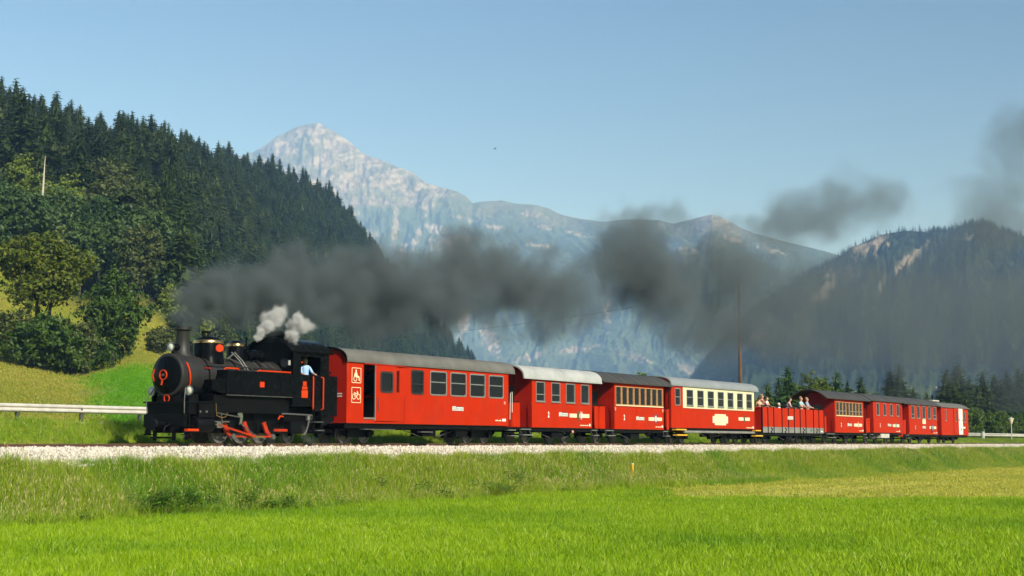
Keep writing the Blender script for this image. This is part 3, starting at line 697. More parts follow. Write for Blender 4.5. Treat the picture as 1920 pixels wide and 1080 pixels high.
# weeds on the bank
def weed(seed):
    r = random.Random(seed); b = MB()
    for _ in range(70):
        a = r.uniform(0, 2 * pi); q = .32 * sqrt(r.random()); z = r.uniform(.02, .5) * (1.1 - q * 1.6); x, y = q * cos(a), q * sin(a)
        l, w = r.uniform(.05, .10), r.uniform(.025, .05); d = r.uniform(0, 2 * pi); p = r.uniform(-.5, .8); ux, uy, uz = cos(d) * cos(p) * l, sin(d) * cos(p) * l, sin(p) * l
        vx, vy = -sin(d) * w, cos(d) * w
        b.add([(x, y, z), (x + ux * .5 + vx, y + uy * .5 + vy, z + uz * .5), (x + ux, y + uy, z + uz - .01), (x + ux * .5 - vx, y + uy * .5 - vy, z + uz * .5)], [(0, 1, 2, 3)])
    return b
wp = []
for cx, cy, rx, ry, k in ((340, 933, 60, 14, 60), (300, 938, 25, 10, 22), (470, 925, 14, 9, 12), (500, 946, 32, 8, 20), (575, 942, 18, 8, 12), (640, 940, 8, 6, 5), (100, 980, 8, 6, 6), (165, 975, 10, 6, 7), (935, 912, 26, 9, 16), (965, 893, 14, 6, 8), (800, 912, 9, 5, 5), (850, 928, 16, 6, 8), (1060, 918, 10, 5, 6), (715, 905, 10, 5, 5)):
    for _ in range(k):
        px, py = random.gauss(cx, rx * .8), random.gauss(cy, ry * .75); q = ray(px, py)
        for tt in np.arange(-5.8, -2.2, .05):
            kk = (D0 + tt) / (q[0] * TN[0] + q[1] * TN[1]); P = q * kk
            if P[2] + ZC > float(ground_z(P[0] * TD[0] + P[1] * TD[1], tt)): wp.append((P[0], P[1], P[2] + ZC - .1)); break
wp = np.array(wp); n = len(wp)
scatter('bank_weeds', wp, scat_arr(n), RNG.uniform(.4, .75, n), RNG.integers(0, 3, n), [two_mat_mesh('weed', [(weed(i), 'weed_leaf')]) for i in range(3)], 'dark leafy weeds growing low on the railway bank', 'weeds')

n = 420
Y = np.sqrt(RNG.uniform(18.0 ** 2, 52.0 ** 2, n)); X = Y * RNG.uniform(-.39, .39, n); s, t = st_of(X, Y); keep = (t < -6) & (fbm(X * .2, Y * .2, 55, 3) > .47); X, Y, s, t = X[keep], Y[keep], s[keep], t[keep]; n = len(X)
scatter('meadow_herbs', np.c_[X, Y, ground_z(s, t)], scat_arr(n), RNG.uniform(.22, .5, n), RNG.integers(0, 3, n), [two_mat_mesh('herb', [(weed(i + 9), 'weed_leaf')]) for i in range(3)], 'small broad-leaved herbs dotted through the meadow grass', 'herbs')
# ballast stones
def stone(seed):
    r = random.Random(seed); b = MB(); b.ball((0, 0, 0), 1.0, 6, 4)
    k = (r.uniform(.7, 1.3), r.uniform(.6, 1.1), r.uniform(.5, .8)); b.v = [tuple(c * kk * r.uniform(.72, 1.22) for c, kk in zip(p, k)) for p in b.v]; return b
leaf_mat('ballast_stone', (0.40, 0.36, 0.30), (0.66, 0.60, 0.51), (0.82, 0.76, 0.66), 0.0, 0.85)
n = 40000
s = 14 + 175 * RNG.random(n) ** 1.5; t = np.where(RNG.random(n) < .86, RNG.uniform(-2.5, -1.3, n), RNG.uniform(-1.3, -.5, n))
X = TD[0] * s + TN[0] * (D0 + t); Y = TD[1] * s + TN[1] * (D0 + t)
zb = np.interp(t, P_t, P_z)
scatter('ballast_stones', np.c_[X, Y, zb + RNG.uniform(-.01, .03, n)], RNG.uniform(0, 2 * pi, (n, 3)), RNG.uniform(.028, .07, n), RNG.integers(0, 6, n), [two_mat_mesh('stone', [(stone(i), 'ballast_stone')]) for i in range(6)], 'loose pale crushed stones along the track edge', 'stones')

# ------------------------------------------------------------------ trees
def spruce(seed, H=22.0, wide=0.165, fine=True):
    r = random.Random(seed); tr = MB(); cr = MB()
    tr.tube([(0, 0, -1.5), (0.05, 0, H * .35), (0, .05, H * .7), (0, 0, H * .99)], [H * .013, H * .010, H * .006, .02], 6)
    z = H * r.uniform(.06, .12); W = H * wide
    if fine:      # dense inner foliage so that the crown has a lit and a shaded side
        m_, q_ = 11, 12; vs = []
        for j in range(m_):
            k = .10 + .84 * j / (m_ - 1)
            for i in range(q_): a = 2 * pi * i / q_ + j * .26; rr_ = W * min(1.0, (1.0 - k) * 1.6) ** .85 * (.50 if (i + j) % 2 else .26) * r.uniform(.7, 1.2); vs.append((rr_ * cos(a), rr_ * sin(a), H * k - rr_ * .35 + r.uniform(-.3, .3)))
        cr.add(vs, [(j * q_ + i, j * q_ + (i + 1) % q_, (j + 1) * q_ + (i + 1) % q_, (j + 1) * q_ + i) for j in range(m_ - 1) for i in range(q_)])
    while z < H * .985:
        k = (z / H); rad = W * min(1.0, (1.02 - k) * 1.7) ** .8 * (1 if k > .14 else .8) * (1 + .22 * sin(k * 21 + seed))
        nb = (11 if fine else 6) if k < .8 else (6 if fine else 4); a0 = r.uniform(0, 2 * pi)
        for j in range(nb):
            if r.random() < .07: continue
            a = a0 + 2 * pi * j / nb + r.uniform(-.3, .3); L = rad * r.uniform(.62, 1.15)
            droop = L * (.42 - .34 * k) * r.uniform(.7, 1.3); ca, sa = cos(a), sin(a); zz = z + r.uniform(-.3, .3)
            P = [(0, zz), (L * .4, zz - droop * .35), (L * .78, zz - droop), (L, zz - droop * .85)]
            w = [.10, .26 * L * .9 + .12, .22 * L * .9 + .1, .02]
            vs = []
            for (q, h), ww in zip(P, w):
                vs += [(q * ca - sa * ww / 2 * 1.0, q * sa + ca * ww / 2, h - ww * .16), (q * ca + sa * ww / 2, q * sa - ca * ww / 2, h - ww * .16)]
            mid = [(q * ca, q * sa, h + .03) for q, h in P]
            o = vs + mid
            cr.add(o, [(0, 2, 9, 8), (8, 9, 3, 1), (2, 4, 10, 9), (9, 10, 5, 3), (4, 6, 11, 10), (10, 11, 7, 5)])
            if fine:
                for _ in range(9):
                    f = r.uniform(.2, .97); q = L * f; h = zz - droop * min(1, f * 1.2); sd = r.choice((-1, 1)); l = L * .25 * r.uniform(.6, 1.2); dn = l * r.uniform(.3, 1.1)
                    bx, by = q * ca, q * sa; ox, oy = -sa * sd * l + ca * l * .5, ca * sd * l + sa * l * .5
                    cr.add([(bx, by, h), (bx + ca * .18 * l + ca * .12, by + sa * .18 * l + sa * .12, h - .05), (bx + ox, by + oy, h - dn)], [(0, 1, 2)])
        z += H * (.040 if fine else .062) * (1.15 - .55 * k) * r.uniform(.8, 1.2)
    cr.add([(0, 0, H * 1.0), (.12, 0, H * .94), (-.06, .1, H * .94), (-.06, -.1, H * .94)], [(0, 1, 2), (0, 2, 3), (0, 3, 1)])
    return tr, cr
def leafy(seed, H, rx, zc, rz, clumps, per, size, trunk_r=.18, lobes=6, flat=.75, stems=1):
    """tapered trunk with limbs; leaf-sized faces in clumps through the crown's volume"""
    r = random.Random(seed); tr = MB(); cr = MB(); lob = []
    for i in range(lobes):
        a = 2 * pi * i / lobes + r.uniform(-.5, .5); q = rx * r.uniform(.35, .62); lob.append((q * cos(a), q * sin(a), zc + rz * r.uniform(-.5, .5), rx * r.uniform(.42, .62)))
    lob.append((0, 0, zc + rz * .45, rx * .6)); lob.append((r.uniform(-.2, .2) * rx, 0, zc, rx * .62))
    for k in range(stems):
        a = 2 * pi * k / max(1, stems); e = .12 * rx if stems > 1 else 0
        tr.tube([(cos(a) * e * .3, sin(a) * e * .3, -1.0), (cos(a) * e, sin(a) * e, zc * .4), (cos(a) * e * 1.6 + r.uniform(-.2, .2), sin(a) * e * 1.6, zc), (0, 0, zc + rz * .7)], [trunk_r, trunk_r * .8, trunk_r * .45, .03], 7)
    for x, y, z, q in lob:
        zs = zc * r.uniform(.35, .8); tr.tube([(0, 0, zs), (x * .5, y * .5, (zs + z) / 2 + .2), (x, y, z)], [trunk_r * .42, trunk_r * .25, .02], 5)
    for _ in range(clumps):
        x0, y0, z0, q = r.choice(lob); u = Vector((r.gauss(0, 1), r.gauss(0, 1), r.gauss(0, 1))).normalized(); d = q * r.uniform(.55, 1.05)
        c = Vector((x0, y0, z0)) + Vector((u.x, u.y, u.z * flat)) * d; cs = q * r.uniform(.16, .34)
        for _ in range(per):
            p = c + Vector((r.gauss(0, 1), r.gauss(0, 1), r.gauss(0, .7))) * cs * .55
            nrm = (u * .7 + Vector((r.gauss(0, 1), r.gauss(0, 1), r.gauss(0, 1) + .6)) * .8).normalized(); e1 = nrm.orthogonal().normalized(); e1 = Matrix.Rotation(r.uniform(0, 6.28), 3, nrm) @ e1; e2 = nrm.cross(e1)
            l = size * r.uniform(.6, 1.4); w = l * .55
            cr.add([p - e1 * l * .5, p + e2 * w * .5, p + e1 * l * .5, p - e2 * w * .5], [(0, 1, 2, 3)])
    return tr, cr
def tree_proto(kind, tr, cr, leaf, bark='bark'):
    """trunk and crown meshes shared by every tree of this kind"""
    return kind, tr.mesh('trunk', M[bark]), cr.mesh('crown', M[leaf], smooth=False)
def plant(proto, loc, rz, sc, label, cat='tree', group=None, sz=None):
    e = empty(proto[0], loc, rz, label, cat, group); e.scale = (sc, sc, sz or sc)
    a = link(bpy.data.objects.new('trunk', proto[1]), e); b = link(bpy.data.objects.new('crown', proto[2]), e)
    return e
SPR = [tree_proto('spruce_tree', *spruce(i, 18, w), 'spruce_needles') for i, w in enumerate((.20, .23, .25, .185, .215))]
SPR_ME = [two_mat_mesh('spruce_all', [(a, 'bark'), (b, 'spruce_needles')]) for a, b in (spruce(i + 40, 18, w) for i, w in enumerate((.205, .22, .235, .19)))]
FAR_ME = [two_mat_mesh('far_spruce', [(spruce(i + 80, 20, .19, False)[1], 'far_needles')]) for i in range(3)]

# the forest: nearest trees are things of their own, the mass behind them is one wood
cand = []
for gx in np.arange(-330, 30, 5.6):
    for gy in np.arange(150, 1060, 5.6):
        x = gx + random.uniform(-3, 3); y = gy + random.uniform(-3, 3); az = float(az_of(x, y)); r_ = hypot(x, y)
        if az < -330 or az > 892: continue
        er = float(np.interp(az, EDX, EDR)); kr = float(np.interp(az, HX, K4r))
        if r_ < er or r_ > kr + 22: continue
        if az < 330 and r_ < er + 55 * (0.5 + float(vnoise(az * .02, 0, 3))): continue            # broadleaf belt
        cand.append((x, y, float(hill_z(az, r_)) - .5, az, r_, random.choice((.5, .75, .85, 1.0, 1.1, 1.2)) * random.uniform(.88, 1.12)))
def visible_size(c): return c[5] * 22 * F / c[4] if -30 < c[3] < 900 else 0
# a tree shows when its top stands clear of the trees standing nearer in its column of the picture
cand.sort(key=lambda c: c[4]); front = {}; shown = []; rest = []
for c in cand:
    px, py = to_px(c[0], c[1], c[2] + 18 * c[5]); col = int(px // 7); w = max(1, int(22 * c[5] * .15 * F / c[4] / 7))
    hid = np.mean([max(0, py - front.get(col + k, 1e9)) for k in range(-w // 2, w // 2 + 1)])
    vis = min(22 * c[5] * F / c[4], max(0, np.mean([front.get(col + k, 900) for k in range(-w // 2, w // 2 + 1)]) - py))
    for k in range(-w // 2, w // 2 + 1): front[col + k] = min(front.get(col + k, 1e9), py + 4)
    (shown if vis > 6 and -10 < px < 905 else rest).append((vis * w, c))
shown.sort(key=lambda q: -q[0]); rest += shown[290:]; shown = shown[:290]
for i, (v, c) in enumerate(shown):
    er = float(np.interp(c[3], EDX, EDR)); kr = float(np.interp(c[3], HX, K4r))
    sp_lab = 'spruce standing on the skyline of the left forest hill' if c[4] > kr - 45 else 'spruce low on the left forest hill above the broadleaf trees' if c[4] < er + 110 else 'spruce on the middle of the left forest hill slope'
    sp_lab = ('short dark ' if c[5] < .7 else 'tall dark ' if c[5] > 1.05 else 'dark ') + sp_lab
    plant(SPR[i % 5], (c[0], c[1], c[2]), random.uniform(0, 6.28), c[5], sp_lab, 'tree', 'spruces of the hillside forest')
R_ = np.array([q[1] for q in rest]); n = len(R_)
scatter('forest', R_[:, :3], np.c_[np.zeros((n, 2)), RNG.uniform(0, 6.28, n)], R_[:, 5], RNG.integers(0, 4, n), SPR_ME, 'dense dark spruce forest covering the left hill', 'forest')
# wood on the right-hand mountain
A, Rm, Zm, Xm, Ym, pxm, pym = mr_data
n = 15000
ii = RNG.integers(0, 150, n); jj = RNG.integers(0, int(Xm.shape[1] * .62), n)
fx = RNG.random(n); fy = RNG.random(n); i2 = np.minimum(ii + 1, Xm.shape[0] - 1); j2 = np.minimum(jj + 1, Xm.shape[1] - 1)
bi = lambda Q: Q[ii, jj] * (1 - fx) * (1 - fy) + Q[ii, j2] * fx * (1 - fy) + Q[i2, jj] * (1 - fx) * fy + Q[i2, j2] * fx * fy
X, Y, Z = bi(Xm), bi(Ym), bi(Zm); px, py = bi(pxm), bi(pym); rk = np.zeros(n)
for b in CLIFFS: rk = np.maximum(rk, blob(px, py, *b))
keep = (RNG.random(n) > rk * 1.3) & (Z > 75); X, Y, Z = X[keep], Y[keep], Z[keep]; n = len(X)
scatter('mountain_forest', np.c_[X, Y, Z - 1], np.c_[np.zeros((n, 2)), RNG.uniform(0, 6.28, n)], RNG.uniform(.4, .8, n), RNG.integers(0, 3, n), FAR_ME, 'dark far forest covering the mountain on the right', 'forest')

# broadleaf trees
P_yel = tree_proto('broadleaf_tree', *leafy(1, 12, 4.0, 8.0, 3.7, 520, 28, .36, .20, 9, .9, 2), 'leaf_yellowing')
P_dark = tree_proto('broadleaf_tree', *leafy(2, 10, 3.2, 4.3, 4.6, 460, 26, .34, .14, 9, 1.15), 'leaf_dark')
P_bush = tree_proto('shrub', *leafy(3, 4, 2.5, 1.9, 2.0, 330, 26, .28, .07, 7, .95, 3), 'leaf_dark')
P_bush2 = tree_proto('shrub', *leafy(4, 4, 2.3, 2.0, 2.0, 300, 26, .28, .07, 7, .95, 3), 'leaf_olive')
P_ol = tree_proto('broadleaf_tree', *leafy(5, 14, 4.6, 7, 6.0, 420, 24, .58, .22, 8, 1.2), 'leaf_olive')
P_bl = tree_proto('broadleaf_tree', *leafy(6, 14, 4.8, 6.6, 6.0, 420, 24, .58, .22, 8, 1.2), 'leaf_blue_green')
P_li = tree_proto('broadleaf_tree', *leafy(7, 12, 3.7, 6.0, 5.4, 340, 24, .52, .18, 7, 1.3), 'leaf_lime')
P_lb = tree_proto('shrub', *leafy(8, 4, 3.2, 2.0, 2.0, 150, 20, .4, .08, 6, .8, 3), 'leaf_lime')
def on_hill(px, r):
    dx, dy = dir_of(px); return (float(r * dx), float(r * dy), float(hill_h(px, r)) - .15)
def on_valley(px, r):
    dx, dy = dir_of(px); x, y = float(r * dx), float(r * dy); s_, t_ = st_of(x, y); return (x, y, float(ground_z(s_, t_)) - .05)
plant(P_yel, on_hill(72, 131), .6, 1.0, 'tall broadleaf tree turning yellow with a bare forked trunk on the slope')
plant(P_dark, on_hill(207, 137), 1.0, 1.02, 'dark green round tree right of the yellowing tree on the slope')
for px, r, sc, lb in ((28, 127, 1.1, 'dark shrub at the left foot of the yellowing tree'), (82, 125, 1.25, 'large dark shrub right under the trunk of the yellowing tree'), (125, 127, 1.15, 'dark shrub between the yellowing tree and the round dark tree'), (160, 131, .95, 'small dark shrub touching the round dark tree')):
    plant(P_bush if px not in (125, 28) else P_bush2, on_hill(px, r), px, sc, lb, 'shrub')
plant(P_bush2, on_hill(294, 150), .3, .75, 'low dark shrub on the pasture just above the engine smokebox', 'shrub')
belt = [(-40, 225, P_bl, 1.0), (20, 215, P_bl, 1.05), (55, 245, P_li, 1.1), (95, 228, P_bl, 1.1), (120, 250, P_li, 1.25), (140, 216, P_bl, .95), (175, 226, P_bl, 1.1), (190, 262, P_ol, 1.25), (205, 238, P_ol, 1.15), (228, 214, P_bl, .95), (238, 232, P_ol, 1.1), (258, 212, P_ol, .8), (268, 226, P_bl, .95), (290, 214, P_bl, .75), (310, 208, P_li, .62), (335, 216, P_ol, .7), (360, 226, P_li, .85), (385, 240, P_ol, .9), (405, 252, P_li, .8), (30, 262, P_li, 1.15), (75, 280, P_ol, 1.1), (-90, 235, P_ol, 1.1), (160, 246, P_li, 1.0), (330, 250, P_li, 1.0), (430, 275, P_ol, .9), (455, 300, P_li, .9)]
belt_lab = {id(P_bl): 'blue green broadleaf tree at the lower edge of the forest', id(P_li): 'light green broadleaf tree at the lower edge of the forest', id(P_ol): 'olive brown broadleaf tree at the lower edge of the forest'}
for px, r, p, sc in belt:
    plant(p, on_hill(px, r), random.uniform(0, 6), sc, belt_lab[id(p)], 'tree', 'broadleaf trees along the forest edge')
for px, r, p, sc in ((868, 770, P_bl, 1.5), (850, 790, P_bl, 1.6), (878, 760, P_ol, 1.55), (835, 800, P_bl, 1.5), (815, 770, P_ol, 1.4)):
    q = on_hill(px, r); plant(p, (q[0], q[1], max(q[2], .3)), px, sc * 1.4, 'broadleaf tree at the far right end of the forest hill', 'tree', 'trees at the end of the forest hill')
plant(P_lb, on_hill(722, 748), 0, 2.6, 'bright yellow green thicket above the roof of the front coach', 'shrub', sz=1.7)
for px, r, sc, lb in ((745, 520, 1.0, None),):
    pass
# pale dead trunks
def dead(px, r, h, label):
    q = on_hill(px, r); e = empty('dead_tree', q, 0, label, 'dead tree')
    MB().tube([(0, 0, -1), (.15, 0, h * .4), (.3, .1, h * .8), (.42, .1, h)], [.30, .24, .14, .03], 7).build('trunk', 'pale_bark', e)
    for k in range(5):
        a = k * 2.1; z = h * (.35 + .12 * k); MB().tube([(.2, 0, z), (.2 + cos(a) * 1.1, sin(a) * 1.1, z + .5)], [.05, .015], 5).build('branch', 'pale_bark', e)
    return e
dead(60, 226, 17.5, 'bare pale trunk standing among the trees on the left hill')
dead(486, 296, 12, 'broken grey snag standing between the engine domes and cab')

# trees on the valley floor behind the train
VSP = [tree_proto('fir_tree', *spruce(i + 20, 12, w), 'spruce_needles') for i, w in enumerate((.24, .27, .22))]
leaf_mat('fir_light', (0.035, 0.085, 0.014), (0.10, 0.17, 0.028), None, .15)
VSP2 = tree_proto('fir_tree', *spruce(27, 12, .25), 'fir_light')
for i, (px, top, r, p, lb) in enumerate(((1441, 716, 165, VSP2, 'small light fir behind the front of the open wagon'), (1462, 706, 176, VSP[0], 'narrow dark fir left of the tall green fir behind the open wagon'), (1480, 684, 168, VSP2, 'tall green fir behind the middle of the open wagon'),
        (1572, 694, 175, VSP2, 'light fir right of the round tree behind the canopy coach'), (1592, 712, 182, VSP[2], 'thin dark fir behind the canopy coach roof'), (1617, 704, 190, VSP[0], 'lone slender fir with sky blue haze behind it'), (1672, 690, 185, VSP[1], 'left of the two broad firs behind the rear coaches'), (1690, 680, 184, VSP[0], 'right of the two broad firs behind the rear coaches'),
        (1716, 722, 190, VSP[2], 'low fir beside the two broad firs behind the rear coaches'), (1740, 733, 205, VSP[1], 'small fir in front of the far white houses'))):
    q = on_valley(px, r); h = at(px, top, r)[2] - q[2]
    plant(p, q, i * 1.3, h / 12 * random.uniform(.95, 1.1), lb, 'tree', None, h / 12)
leaf_mat('leaf_valley', (0.07, 0.12, 0.014), (0.19, 0.25, 0.03), None, .25)
P_va = tree_proto('broadleaf_tree', *leafy(12, 8, 3.0, 4.2, 3.2, 380, 24, .36, .14, 8, 1.0), 'leaf_valley')
P_vb = tree_proto('broadleaf_tree', *leafy(13, 8, 2.7, 4.2, 3.2, 340, 24, .36, .14, 8, 1.0), 'leaf_lime')
for px, r, p, sc, lb in ((1528, 170, P_va, 1.08, 'round olive tree between the firs behind the open wagon'), (1545, 166, P_vb, .8, 'bright green tree tucked beside the round olive tree'), (1203, 150, P_va, .95, 'single tree top showing over the dark roof of the third coach'), (1425, 178, P_va, .75, 'low tree behind the rear end of the cream coach'), (1500, 182, P_va, .9, 'dark rounded tree behind the passengers in the open wagon'), (1648, 182, P_va, .8, 'low tree left of the two broad firs behind the coaches')):
    plant(p, on_valley(px, r), px, sc, lb)
dk = [(1778, 690, 182), (1800, 678, 186), (1822, 705, 190), (1846, 694, 186), (1868, 700, 192), (1892, 692, 190), (1915, 688, 186), (1935, 680, 190), (1790, 715, 176), (1836, 720, 178), (1880, 715, 178), (1905, 722, 180), (1858, 735, 174), (1812, 735, 174), (1950, 700, 178), (1970, 690, 186), (1766, 728, 186)]
def on_line(px, t_):
    dx, dy = dir_of(px); r_ = (D0 + t_) / (float(dx) * TN[0] + float(dy) * TN[1]); return r_
for i, (px, top, r) in enumerate(dk):
    r = on_line(px, 17 + (r - 174) * .8); q = on_valley(px, r); h = at(px, top, r)[2] - q[2]; plant(VSP[i % 3], q, i * 1.7, h / 12 * 1.2, 'dark fir in the thicket behind the guardrail at the right', 'tree', 'dark firs behind the right guardrail', h / 12)
for i, (px, r, sc) in enumerate(((1783, 170, .5), (1815, 168, .55), (1845, 169, .5), (1872, 168, .55), (1900, 169, .5), (1925, 168, .55), (1950, 170, .5))):
    plant(P_bush, on_valley(px, on_line(px, 15.6)), i, sc * 1.9, 'low dark shrub at the foot of the firs behind the right guardrail', 'shrub', 'shrubs behind the right guardrail')

# ------------------------------------------------------------------ coaches (local x runs back along the train, -y is the near side, z from the rail head)
HW = 1.15
def wall(mb, x0, x1, z0, z1, ops, yo, yi):
    xs = sorted({x0, x1, *[v for o in ops for v in o[:2]]}); zs = sorted({z0, z1, *[v for o in ops for v in o[2:4]]})
    for a, b in zip(xs[:-1], xs[1:]):
        for c, d in zip(zs[:-1], zs[1:]):
            mx, mz = (a + b) / 2, (c + d) / 2
            if any(o[0] < mx < o[1] and o[2] < mz < o[3] for o in ops): continue
            mb.add([(a, yo, c), (b, yo, c), (b, yo, d), (a, yo, d)], [(0, 1, 2, 3)]); mb.add([(a, yi, c), (b, yi, c), (b, yi, d), (a, yi, d)], [(3, 2, 1, 0)])
    for a, b, c, d in [(x0, x1, z0, z1)] + [o[:4] for o in ops]:
        mb.add([(a, yo, c), (b, yo, c), (b, yo, d), (a, yo, d), (a, yi, c), (b, yi, c), (b, yi, d), (a, yi, d)], [(0, 4, 5, 1), (1, 5, 6, 2), (2, 6, 7, 3), (3, 7, 4, 0)])
    return mb
def arc(wr, ze, zc, style, n=16):
    pts = []
    for i in range(n + 1):
        if style == 'flat': u = -1 + 2 * i / n; z = ze + (zc - ze) * (1 - u * u)
        else:
            a = pi - pi * i / n; u = cos(a); u = math.copysign(abs(u) ** .72, u); z = ze + (zc - ze) * sin(a) ** .82
        pts.append((u * wr, z))
    return pts
def roof(t, x0, x1, wr, ze, zc, style, mat, seams=0):
    o = arc(wr, ze, zc, style); i = [(y * (1 - .05 / wr), z - .05) for y, z in reversed(o)]
    r = MB().prism_x(o + i, x0, x1).build('roof', mat, t)
    for k in range(seams):
        x = x0 + (x1 - x0) * (k + .5) / seams
        MB().prism_x([(y * 1.004, z + .012) for y, z in o] + [(y, z + .001) for y, z in reversed(o)], x - .018, x + .018).build('roof_seam', mat, r)
    g = MB(); 
    for sg in (-1, 1): g.box(x0, x1, sg * wr - .012 + sg * .002, sg * wr + .012 + sg * .002, ze - .055, ze - .005)
    g.build('gutter', mat, r); return r
def end_wall(t, x, z0, ze, zc, style, mat, th=.05, hw=HW):
    a = arc(hw - .02, ze - .02, zc - .07, style)
    return MB().prism_x([(-hw + .006, z0)] + a + [(hw - .006, z0)], x, x + th).build('end_wall', mat, t)
_wh = {}
def wheel_me(r):
    if r not in _wh:
        p = [(.05, -.06), (.09, -.06), (.10, -.02), (r * .80, -.02), (r * .82, -.055), (r * .99, -.055), (r, .02), (r + .028, .03), (r + .028, .055), (r * .8, .05), (.1, .04), (.05, .05)]
        _wh[r] = MB().lathe(p, axis='y', n=22).mesh('wheel', M['steel_dull'])
    return _wh[r]
def axle(t, x, r=.36, guard=True):
    for sg in (-1, 1):
        w = link(bpy.data.objects.new('wheel', wheel_me(r)), t); w.location = (x, sg * .40, r)
        if sg > 0: w.rotation_euler = (0, 0, pi)
        if guard:
            MB().prism_y([(x - .22, .74), (x + .22, .74), (x + .14, r - .08), (x - .14, r - .08)], sg * .66, sg * .62).build('axle_guard', 'black_frame', t)
            MB().box(x - .10, x + .10, sg * .72 if sg < 0 else .66, sg * .66 if sg < 0 else .72, r - .10, r + .10).build('axle_box', 'black_frame', t)
            MB().prism_y([(x - .45, .68), (x + .45, .68), (x + .2, .56), (x - .2, .56)], sg * .70, sg * .63).build('leaf_spring', 'black_frame', t)
    MB().cyl((x, -.62, r), (x, .62, r), .05, n=8).build('axle', 'black_frame', t)
def bogie(t, xc, wb=1.25, r=.34):
    for d in (-wb / 2, wb / 2): axle(t, xc + d, r, False)
    for sg in (-1, 1):
        MB().prism_y([(xc - .95, .30), (xc - .95, .46), (xc - .3, .60), (xc + .3, .60), (xc + .95, .46), (xc + .95, .30), (xc + .3, .22), (xc - .3, .22)], sg * .66, sg * .60).build('bogie_frame', 'black_frame', t)
        for d in (-wb / 2, wb / 2): MB().box(xc + d - .11, xc + d + .11, min(sg * .76, sg * .66), max(sg * .76, sg * .66), r - .12, r + .12).build('axle_box', 'black_frame', t)
def underframe(t, x0, x1, z=.72):
    u = MB()
    for sg in (-1, 1): u.box(x0 + .02, x1 - .02, sg * 1.02 - .04, sg * 1.02 + .04, z - .17, z - .012)
    u.box(x0 + .05, x1 - .05, -.97, .97, z - .08, z - .02)
    for x in np.linspace(x0 + .3, x1 - .3, 5): u.box(x - .04, x + .04, -.97, .97, z - .2, z - .085)
    u.build('underframe', 'black_frame', t)
    MB().bbox((x0 + x1) / 2 - .5, (x0 + x1) / 2 + .4, -.95, -.4, z - .45, z - .19, .03).build('equipment_box', 'black_frame', t)
    MB().tube([((x0 + x1) / 2 - 1.6, -.8, z - .2), ((x0 + x1) / 2 - .6, -.8, z - .42), ((x0 + x1) / 2 + .9, -.8, z - .42), ((x0 + x1) / 2 + 1.9, -.8, z - .2)], .018, 6).build('brake_rod', 'steel_dull', t)
def coupler(t, x, d):
    MB().cyl((x, 0, .52), (x + d * .35, 0, .52), .06, n=10).cyl((x + d * .35, 0, .52), (x + d * .40, 0, .52), .19, .17, 14).build('central_buffer', 'black_frame', t)
def window(t, x0, x1, z0, z1, style, side=-1, bar=None, glass='window_glass', sill=True):
    y = side * HW; f = MB(); o = side
    if style == 'round':      # light metal frame with rounded corners
        f.ring(rrect(x0 - .05, x1 + .05, z0 - .05, z1 + .05, .10), rrect(x0, x1, z0, z1, .06), y + o * .018, y - o * .05); mat = 'aluminium'
    elif style == 'rubber':
        f.ring(rrect(x0 - .05, x1 + .05, z0 - .05, z1 + .05, .12), rrect(x0 + .02, x1 - .02, z0 + .02, z1 - .02, .08), y + o * .016, y - o * .05); mat = 'black_mark'
    elif style == 'wood':
        f.ring(rrect(x0 - .012, x1 + .012, z0 - .012, z1 + .012, .005, 1), rrect(x0 + .028, x1 - .028, z0 + .04, z1 - .025, .004, 1), y + o * .012, y - o * .04); mat = 'wood_trim'
    else:
        f.ring(rrect(x0 - .012, x1 + .012, z0 - .012, z1 + .012, .005, 1), rrect(x0 + .025, x1 - .025, z0 + .03, z1 - .025, .004, 1), y + o * .012, y - o * .04); mat = 'aluminium' if style == 'metal' else 'black_mark'
    w = f.build('window', mat, t, smooth=False)
    p = y - o * .024
    MB().box(x0 + .01, x1 - .01, p - .003, p + .003, z0 + .015, z1 - .012).build('pane', glass, w)
    if bar:
        zb = z0 + (z1 - z0) * bar; MB().box(x0 + .021, x1 - .021, min(y + o * .014, y - o * .02), max(y + o * .014, y - o * .02), zb - .018, zb + .018).build('window_bar', 'aluminium' if style != 'rubber' else 'black_mark', w)
    if sill and style in ('metal', 'wood', 'dark'):
        MB().box(x0 - .03, x1 + .03, min(y + o * .045, y + o * .013), max(y + o * .045, y + o * .013), z0 - .045, z0 - .008).build('sill', 'aluminium' if style != 'wood' else 'cream_mark', w)
    return w
def seats(t, xs, mat='wood_seat', z=.72):
    for x in xs:
        for y0, y1 in ((-1.02, -.25), (.25, 1.02)):
            MB().prism_y([(x - .25, z + .30), (x + .22, z + .30), (x + .22, z + .44), (x - .16, z + .46), (x - .20, z + 1.12), (x - .27, z + 1.12)], y0, y1).build('seat', mat, t)
def ceiling_lamps(t, xs, z):
    for x in xs: MB().lathe([(.13, z), (.13, z - .03), (.09, z - .08), (.02, z - .09)], (x, 0, 0), n=12).build('ceiling_lamp', 'cream_mark', t)
